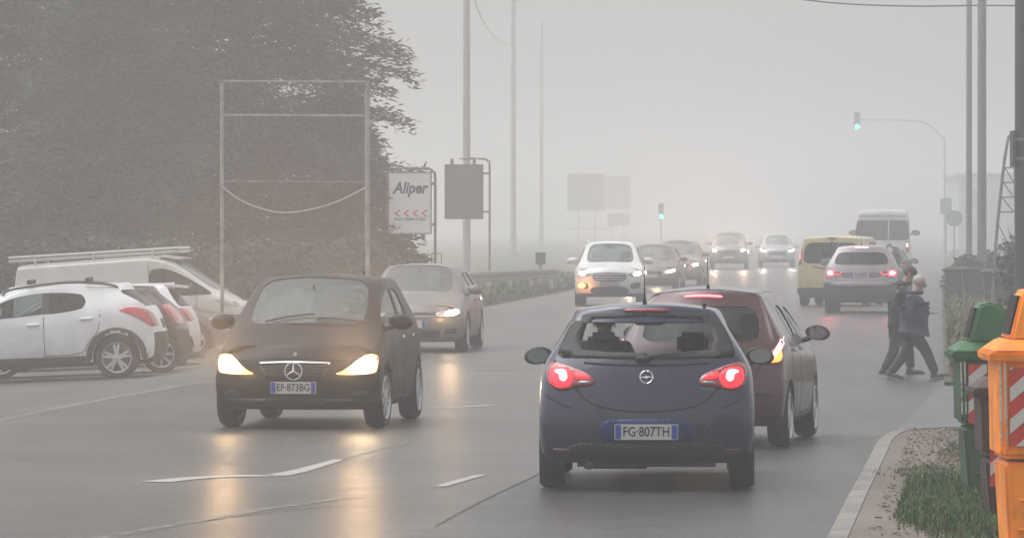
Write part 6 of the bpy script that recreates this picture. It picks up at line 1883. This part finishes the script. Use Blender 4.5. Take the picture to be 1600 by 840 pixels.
for i, (px, d_, zr, wd, lab) in enumerate(((1478, 131, .98, .60, 'dark green container, leftmost of the three on the verge behind the walkers'), (1505, 127, 1.02, .62, 'dark green container in the middle of the three on the verge'), (1537, 122, 1.00, .62, 'dark green container below the thick lamp post, rightmost of the three'))):
    zz = H((px - 800) * d_ / FPX, d_) + .05
    wheelie('wheelie_bin', lab, px, d_, zr, dgb, wd, .6, hood=(i == 1), chev=False, z0=zz, hoodh=.25, group='dark green containers on the far verge')

# ---------------------------------------------------------------- people
def skinned(nodes, edges, root, level=2):
    names = list(nodes); idx = {n: i for i, n in enumerate(names)}
    me = bpy.data.meshes.new('skel'); me.from_pydata([nodes[n][0] for n in names], [(idx[a], idx[b]) for a, b in edges], [])
    o = bpy.data.objects.new('skel', me); COL.objects.link(o)
    md = o.modifiers.new('k', 'SKIN'); md.use_smooth_shade = True
    for i, n in enumerate(names):
        r_ = nodes[n][1]; me.skin_vertices[0].data[i].radius = (r_, r_) if not isinstance(r_, tuple) else r_
        me.skin_vertices[0].data[i].use_root = (n == root)
    sm = o.modifiers.new('s', 'SUBSURF'); sm.levels = level; sm.render_levels = level
    bpy.context.view_layer.update()
    res = evaluated(o); bpy.data.objects.remove(o)
    return res
SKINM = principled('skin_tone', (.42, .25, .19), .55)
def add_mesh(bm, me): bm.from_mesh(me)
def hand_into(bm, w, fdir, down, s=1.0):
    """palm and five fingers from wrist w along fdir"""
    f = Vector(fdir).normalized(); dn = Vector(down).normalized(); sd = f.cross(dn).normalized()
    c = Vector(w) + f * .045 * s
    Mh = Matrix((( f.x, sd.x, dn.x, c.x), (f.y, sd.y, dn.y, c.y), (f.z, sd.z, dn.z, c.z), (0, 0, 0, 1)))
    ellipsoid(bm, (0, 0, 0), (.052 * s, .042 * s, .017 * s), 12, 8, Mh)
    for i, ln in enumerate((.062, .072, .068, .052)):
        o_ = (-.030 + .020 * i) * s
        p0 = Mh @ Vector((.035 * s, o_, 0)); p1 = Mh @ Vector((.035 * s + ln * .5 * s, o_ * 1.1, .006 * s)); p2 = Mh @ Vector((.035 * s + ln * .85 * s, o_ * 1.1, .028 * s))
        tube(bm, [p0, p1, p2], .0095 * s, 6, .0075 * s)
    p0 = Mh @ Vector((-.015 * s, -.035 * s, .003)); p1 = Mh @ Vector((.015 * s, -.062 * s, .012 * s)); p2 = Mh @ Vector((.042 * s, -.062 * s, .022 * s))
    tube(bm, [p0, p1, p2], .011 * s, 6, .0085 * s)
def man(label, loc, J, coat, trou, shoe, hat=None, hair=None, hood=None, belly=.17, sole=None, hem=.08, rz=0, legs=True, hands=True):
    """J: joints, walking towards local +X, right side towards -Y"""
    t = thing('person', label, 'person', loc, rz)
    V3 = Vector
    hd = V3(J['head']); nk = V3(J['neck']); ch = V3(J['chest']); wa = V3(J['waist']); pe = V3(J['pelvis'])
    up = (hd - nk).normalized(); fw = V3((up.z, 0, -up.x)).normalized() if legs else V3(J['fw'])
    nodes = {'pelvis': (pe, .125), 'waist': (wa, .135), 'chest': (ch, .145), 'neck0': (nk - up * .03, .062), 'neck': (nk + up * .03, .055), 'jaw': (hd - up * .055 + fw * .018, .068), 'head': (hd + up * .02, .088), 'crown': (hd + up * .075 - fw * .012, .070), 'nose': (hd + fw * .098 - up * .012, .012), 'nose0': (hd + fw * .075, .014)}
    edges = [('pelvis', 'waist'), ('waist', 'chest'), ('chest', 'neck0'), ('neck0', 'neck'), ('neck', 'jaw'), ('jaw', 'head'), ('head', 'crown')]
    nodes.pop('nose'); nodes.pop('nose0')
    for s in ('r', 'l'):
        sh, el, wr = (V3(J[k + s]) for k in ('sh', 'el', 'wr'))
        nodes.update({'sh' + s: (sh, .062), 'el' + s: (el, .045), 'wr' + s: (wr, .030)}); edges += [('chest', 'sh' + s), ('sh' + s, 'el' + s), ('el' + s, 'wr' + s)]
        if legs:
            hp, kn, an, toe = (V3(J[k + s]) for k in ('hp', 'kn', 'an', 'toe'))
            nodes.update({'hp' + s: (hp, .088), 'kn' + s: (kn, .058), 'an' + s: (an, .040), 'toe' + s: (toe, .034)}); edges += [('pelvis', 'hp' + s), ('hp' + s, 'kn' + s), ('kn' + s, 'an' + s), ('an' + s, 'toe' + s)]
    bm = bmesh.new(); add_mesh(bm, skinned(nodes, edges, 'pelvis'))
    # face: nose, brow, chin, ears
    sdv = up.cross(fw).normalized()
    Mh = Matrix(((fw.x, sdv.x, up.x, hd.x), (fw.y, sdv.y, up.y, hd.y), (fw.z, sdv.z, up.z, hd.z), (0, 0, 0, 1)))
    ellipsoid(bm, (.093, 0, -.012), (.020, .013, .024), 10, 8, Mh); ellipsoid(bm, (.070, 0, -.088), (.030, .036, .024), 10, 8, Mh); ellipsoid(bm, (.078, 0, .022), (.018, .05, .012), 10, 8, Mh)
    for q in (-1, 1): ellipsoid(bm, (-.005, q * .086, -.008), (.020, .008, .032), 10, 8, Mh)
    if hands:
        for s in ('r', 'l'):
            el, wr = V3(J['el' + s]), V3(J['wr' + s]); hand_into(bm, wr, wr - el, J.get('palm' + s, (0, 0, -1)), .95)
    b = obj('body', bm, SKINM, t, smooth=True)
    for p in b.data.polygons: p.use_smooth = True
    bm = bmesh.new()
    for q in (-1, 1): ellipsoid(bm, (.080, q * .032, .004), (.008, .011, .006), 8, 6, Mh)
    obj('eyes', bm, INK, b)
    bm = bmesh.new(); ellipsoid(bm, (.090, 0, -.052), (.006, .022, .005), 8, 6, Mh); obj('mouth', bm, principled('lip', (.25, .09, .08), .5), b)
    if hair:
        bm = bmesh.new(); ellipsoid(bm, (-.018, 0, .030), (.098, .092, .088), 20, 14, Mh)
        bmesh.ops.delete(bm, geom=[v for v in bm.verts if (Mh.inverted() @ v.co).x > .045 and (Mh.inverted() @ v.co).z < .06 or (Mh.inverted() @ v.co).z < -.045], context='VERTS')
        obj('hair', bm, hair, t, smooth=True)
    if hat:
        bm = bmesh.new(); ellipsoid(bm, (-.008, 0, .062), (.104, .096, .066), 20, 12, Mh)
        ellipsoid(bm, (.085, 0, .045), (.065, .065, .012), 16, 8, Mh); obj('cap', bm, hat, t, smooth=True)
    # jacket
    n2 = {'w': (wa + fw * .03, belly + .02), 'p': (pe + V3((0, 0, -hem)) + fw * .01, .172), 'm': (wa.lerp(ch, .5) + fw * .02, belly + .015), 'c': (ch, .185), 'k': (nk - up * .035, .098)}
    e2 = [('p', 'w'), ('w', 'm'), ('m', 'c'), ('c', 'k')]
    for s in ('r', 'l'):
        sh, el, wr = (V3(J[k + s]) for k in ('sh', 'el', 'wr'))
        n2.update({'s' + s: (sh, .092), 'e' + s: (el, .076), 'v' + s: (wr.lerp(el, .03), .058)}); e2 += [('c', 's' + s), ('s' + s, 'e' + s), ('e' + s, 'v' + s)]
    me = skinned(n2, e2, 'w')
    for v in me.vertices:
        k_ = noise.noise(Vector(v.co) * 9 + Vector((3, 1, 7))) * .010 + noise.noise(Vector((v.co.x * 5, v.co.y * 5, v.co.z * 22))) * .006
        v.co += v.normal * k_
    link('jacket', me, coat, t)
    if hood:
        bm = bmesh.new(); ellipsoid(bm, (nk - fw * .05 - up * .03), (.085, .12, .055), 16, 10); obj('hood', bm, hood, t, smooth=True)
    bm = bmesh.new(); tube(bm, [Matrix.Translation(nk) @ Vector((.085 * math.cos(a_ * .5236), .085 * math.sin(a_ * .5236), .0)) for a_ in range(13)], .028, 8, cap=False); obj('collar', bm, coat, t, smooth=True)
    if legs:
        n3 = {'p': (pe, .135)}; e3 = []
        for s in ('r', 'l'):
            hp, kn, an = (V3(J[k + s]) for k in ('hp', 'kn', 'an'))
            n3.update({'h' + s: (hp, .112), 't' + s: (hp.lerp(kn, .5), .100), 'k' + s: (kn, .084), 'c' + s: (kn.lerp(an, .5), .076), 'a' + s: (an + (kn - an).normalized() * .0, .066)})
            e3 += [('p', 'h' + s), ('h' + s, 't' + s), ('t' + s, 'k' + s), ('k' + s, 'c' + s), ('c' + s, 'a' + s)]
        me = skinned(n3, e3, 'p')
        for v in me.vertices: v.co += v.normal * noise.noise(Vector((v.co.x * 8, v.co.y * 8, v.co.z * 18))) * .009
        link('trousers', me, trou, t)
        for s in ('r', 'l'):
            an, toe = V3(J['an' + s]), V3(J['toe' + s]); dr = (toe - an); fl = V3((dr.x, dr.y, 0)).normalized()
            pitch = J.get('pitch' + s, 0.0)
            Ms = Matrix.Translation((an.x, an.y, an.z - .045)) @ Matrix.Rotation(math.atan2(fl.y, fl.x), 4, 'Z') @ Matrix.Rotation(pitch, 4, 'Y')
            bm = bmesh.new()
            ellipsoid(bm, (.065, 0, .0), (.148, .050, .040), 18, 10, Ms); ellipsoid(bm, (-.01, 0, .03), (.062, .046, .06), 14, 8, Ms)
            sh_ = obj('shoe', bm, shoe, t, smooth=True)
            bm = bmesh.new(); ellipsoid(bm, (.065, 0, -.024), (.152, .053, .018), 18, 8, Ms); obj('sole', bm, sole or shoe, sh_, smooth=True)
    return t
navyc = principled('navy_jacket', (.012, .017, .042), .75, var=.3, vscale=6)
darkc = principled('charcoal_coat', (.020, .022, .026), .8, var=.3, vscale=6)
trd = principled('dark_trousers', (.020, .024, .036), .85, var=.25, vscale=5)
shoed = principled('dark_shoe', (.03, .03, .032), .6)
solew = principled('pale_sole', (.32, .31, .30), .6)
def pxy(cx, gy, s):
    return lambda x, y, dep=0.0: ((x - cx) / s, dep, (gy - y) / s)
xb = G(1430, 592)
sB = FPX / xb.y; q = pxy(1430, 592, sB)
man('white-haired man in a navy jacket striding right, one hand held out in front', (xb.x, xb.y, xb.z),
    dict(head=q(1437, 442), neck=q(1431, 457), chest=q(1427, 474), waist=q(1429, 497), pelvis=q(1427, 512),
         shr=q(1424, 469, -.17), elr=q(1418, 492, -.21), wrr=q(1432, 503, -.15), shl=q(1430, 469, .17), ell=q(1436, 490, .20), wrl=q(1455, 489, .16), palml=(0, 0, -1),
         hpr=q(1426, 517, -.085), knr=q(1448, 551, -.09), anr=q(1461, 583, -.09), toer=q(1474, 588, -.09), hpl=q(1427, 517, .085), knl=q(1415, 553, .09), anl=q(1392, 582, .08), toel=q(1402, 589, .08), pitchl=R(12), pitchr=R(-6)),
    navyc, trd, shoed, hair=principled('white_hair', (.40, .37, .34), .8), belly=.20, sole=solew)
xa = G(1405, 588); xa2 = Vector((xa.x, xa.y + 1.0, H(xa.x, xa.y + 1.0)))
sA = FPX / xa2.y; cxA = 800 + xa2.x * sA; gA = HOR + (CAMH - xa2.z) * sA; q = pxy(cxA, gA, sA)
man('man in a brown cap and dark hooded coat, walking behind the white-haired man', tuple(xa2),
    dict(head=q(1421, 428), neck=q(1413, 443), chest=q(1406, 461), waist=q(1402, 490), pelvis=q(1403, 510),
         shr=q(1402, 457, -.18), elr=q(1397, 484, -.22), wrr=q(1408, 505, -.21), shl=q(1408, 457, .18), ell=q(1412, 484, .22), wrl=q(1428, 497, .18),
         hpr=q(1402, 514, -.085), knr=q(1396, 549, -.09), anr=q(1380, 578, -.08), toer=q(1390, 584, -.08), hpl=q(1405, 514, .085), knl=q(1421, 549, .09), anl=q(1424, 577, .09), toel=q(1436, 582, .09), pitchr=R(14)),
    darkc, trd, shoed, hat=principled('brown_cap', (.10, .055, .040), .8), hair=principled('grey_hair', (.10, .09, .085), .8), hood=darkc, belly=.165, hem=.11)

# ---------------------------------------------------------------- place the vehicles
PI = math.pi
def put(fn, x, y, yaw, z=None):
    root, bvh = fn(); place(root, x, y, yaw, z); return root
# rear-view cars: local rear centre lands on the given pixel
def put_rear(fn, px, py, L, yawslope, dz=0):
    root, bvh = fn(); g = G(px, py); th = PI - math.atan(yawslope)
    fwd = Vector((math.sin(math.atan(yawslope)), math.cos(math.atan(yawslope)), 0))
    c = Vector((g.x, g.y, 0)) + fwd * (L / 2 - .62)      # py is the tyre contact row
    place(root, c.x, c.y, th, H(c.x, c.y)); return root
def put_front(fn, px, py, L, yawslope, fo=.75):
    root, bvh = fn(); g = G(px, py); a = math.atan(yawslope)
    back = Vector((math.sin(a), math.cos(a), 0))
    c = Vector((g.x, g.y, 0)) + back * (L / 2 - fo)
    place(root, c.x, c.y, -a, H(c.x, c.y)); return root
c1 = put_rear(dark_hatch_rear, 1011, 762, 4.0, .035)
c2 = put_rear(bordeaux_hatch, 1100, 697, 3.84, .16)
c3 = put_front(black_compact_front, 476, 667, 3.88, .115)
c4 = put_front(silver_hatch_front, 648, 549, 4.26, .085)
c5 = put_front(white_suv_front, 953, 478, 4.52, .035)
c6 = put_front(dark_saloon_oncoming, 1018, 455, 4.3, .10)
c7 = put_front(grey_mpv_oncoming, 1058, 446, 4.35, .09)
c8 = put_front(dark_suv_oncoming, 1139, 420, 4.6, .05)
c9 = put_front(pale_car_oncoming, 1214, 417, 4.6, .03)
c10 = put_rear(silver_suv_rear, 1347, 489, 4.4, .115)
c11 = put_rear(yellow_van_rear, 1304, 478, 4.4, .20)
c12 = put_rear(dark_hatch_far_rear, 1376, 463, 4.2, .10)
c13 = put_rear(white_minibus_rear, 1379, 433, 6.2, .09)
# parked row, noses to the left
def put_side(fn, wheel_px, wheel_py, ax, ang=0.0, nose=-1, hw=.88, pitch=2.3):
    """rear (or front) wheel contact lands on the pixel; nose -1 left, +1 right"""
    root, bvh = fn(); g = G(wheel_px, wheel_py)
    th = -PI / 2 + ang if nose == -1 else PI / 2 + ang
    off = Matrix.Rotation(th, 3, 'Z') @ Vector(((hw - .1) * (1 if nose == -1 else -1), ax, 0))
    x, y = g.x - off.x, g.y - off.y
    place(root, x, y, th, H(x, y)); root.rotation_euler[0] = R(pitch); return root
p1 = put_side(parked_white_suv, 184, 591, 1.29, R(2))
p2 = put_side(parked_dark_red, 253, 582, 1.50, R(3), hw=.86)
w1 = G(272, 572)
p3 = put_side(parked_white_hatch, 274, 571, 1.52, R(3), hw=.86)
p4 = put_side(parked_grey_front, 305, 559, -1.2, R(4), nose=1, hw=.86, pitch=-3)
p5 = put_side(parked_white_van, 322, 549, -1.50, R(-6), nose=1, hw=.96, pitch=-3.6)

# drivers seen through the glass
def sitter(label, car, side, y, z, coat, hairm, s=1.0, hw=.87):
    cx = side * hw * .42
    V = lambda a, b, c: (a * s, b * s, c * s)
    t = man(label, (0, 0, 0), dict(fw=(0, -1, 0), head=V(0, -.02, .66), neck=V(0, .01, .53), chest=V(0, .04, .38), waist=V(0, .02, .18), pelvis=V(0, 0, .06),
        shr=V(-.18, .02, .44), elr=V(-.23, -.16, .24), wrr=V(-.14, -.38, .34), shl=V(.18, .02, .44), ell=V(.23, -.16, .24), wrl=V(.14, -.38, .34), palmr=(0, 0, -1), palml=(0, 0, -1)),
        coat, trd, shoed, hair=hairm, belly=.14, hem=0.0, legs=False, hands=True)
    M = Matrix.Translation(car.location) @ Matrix.Rotation(car.rotation_euler[2], 4, 'Z')
    t.location = M @ Vector((cx, y, z)); t.rotation_euler = car.rotation_euler
    return t
dh = principled('dark_hair', (.03, .022, .018), .8)
sitter('driver seen from behind through the rear window of the navy hatchback', c1, 1, .06, .64, principled('dark_top', (.03, .03, .035), .8), dh)
sitter('driver in a pale top behind the windscreen of the black compact car', c3, 1, .14, .66, principled('pale_top', (.35, .34, .33), .8), dh)
sitter('driver in a dark top behind the windscreen of the grey hatchback', c4, 1, .10, .56, principled('dark_top', (.03, .03, .035), .8), dh)

# ---------------------------------------------------------------- haze
hm = bpy.data.materials.new('fog'); hm.use_nodes = True
nt = hm.node_tree; nt.nodes.clear()
out = nt.nodes.new('ShaderNodeOutputMaterial'); pv = nt.nodes.new('ShaderNodeVolumePrincipled')
pv.inputs['Color'].default_value = (.972, .978, .992, 1); pv.inputs['Density'].default_value = .0031; pv.inputs['Anisotropy'].default_value = .56
nt.links.new(pv.outputs[0], out.inputs['Volume'])
bm = bmesh.new(); box(bm, -1520, 1520, -90, 1820, -2.2, 20.5)
tag(obj('haze', bm, hm), kind='stuff')
for d_ in _dummies:
    if d_.users == 0: bpy.data.materials.remove(d_)
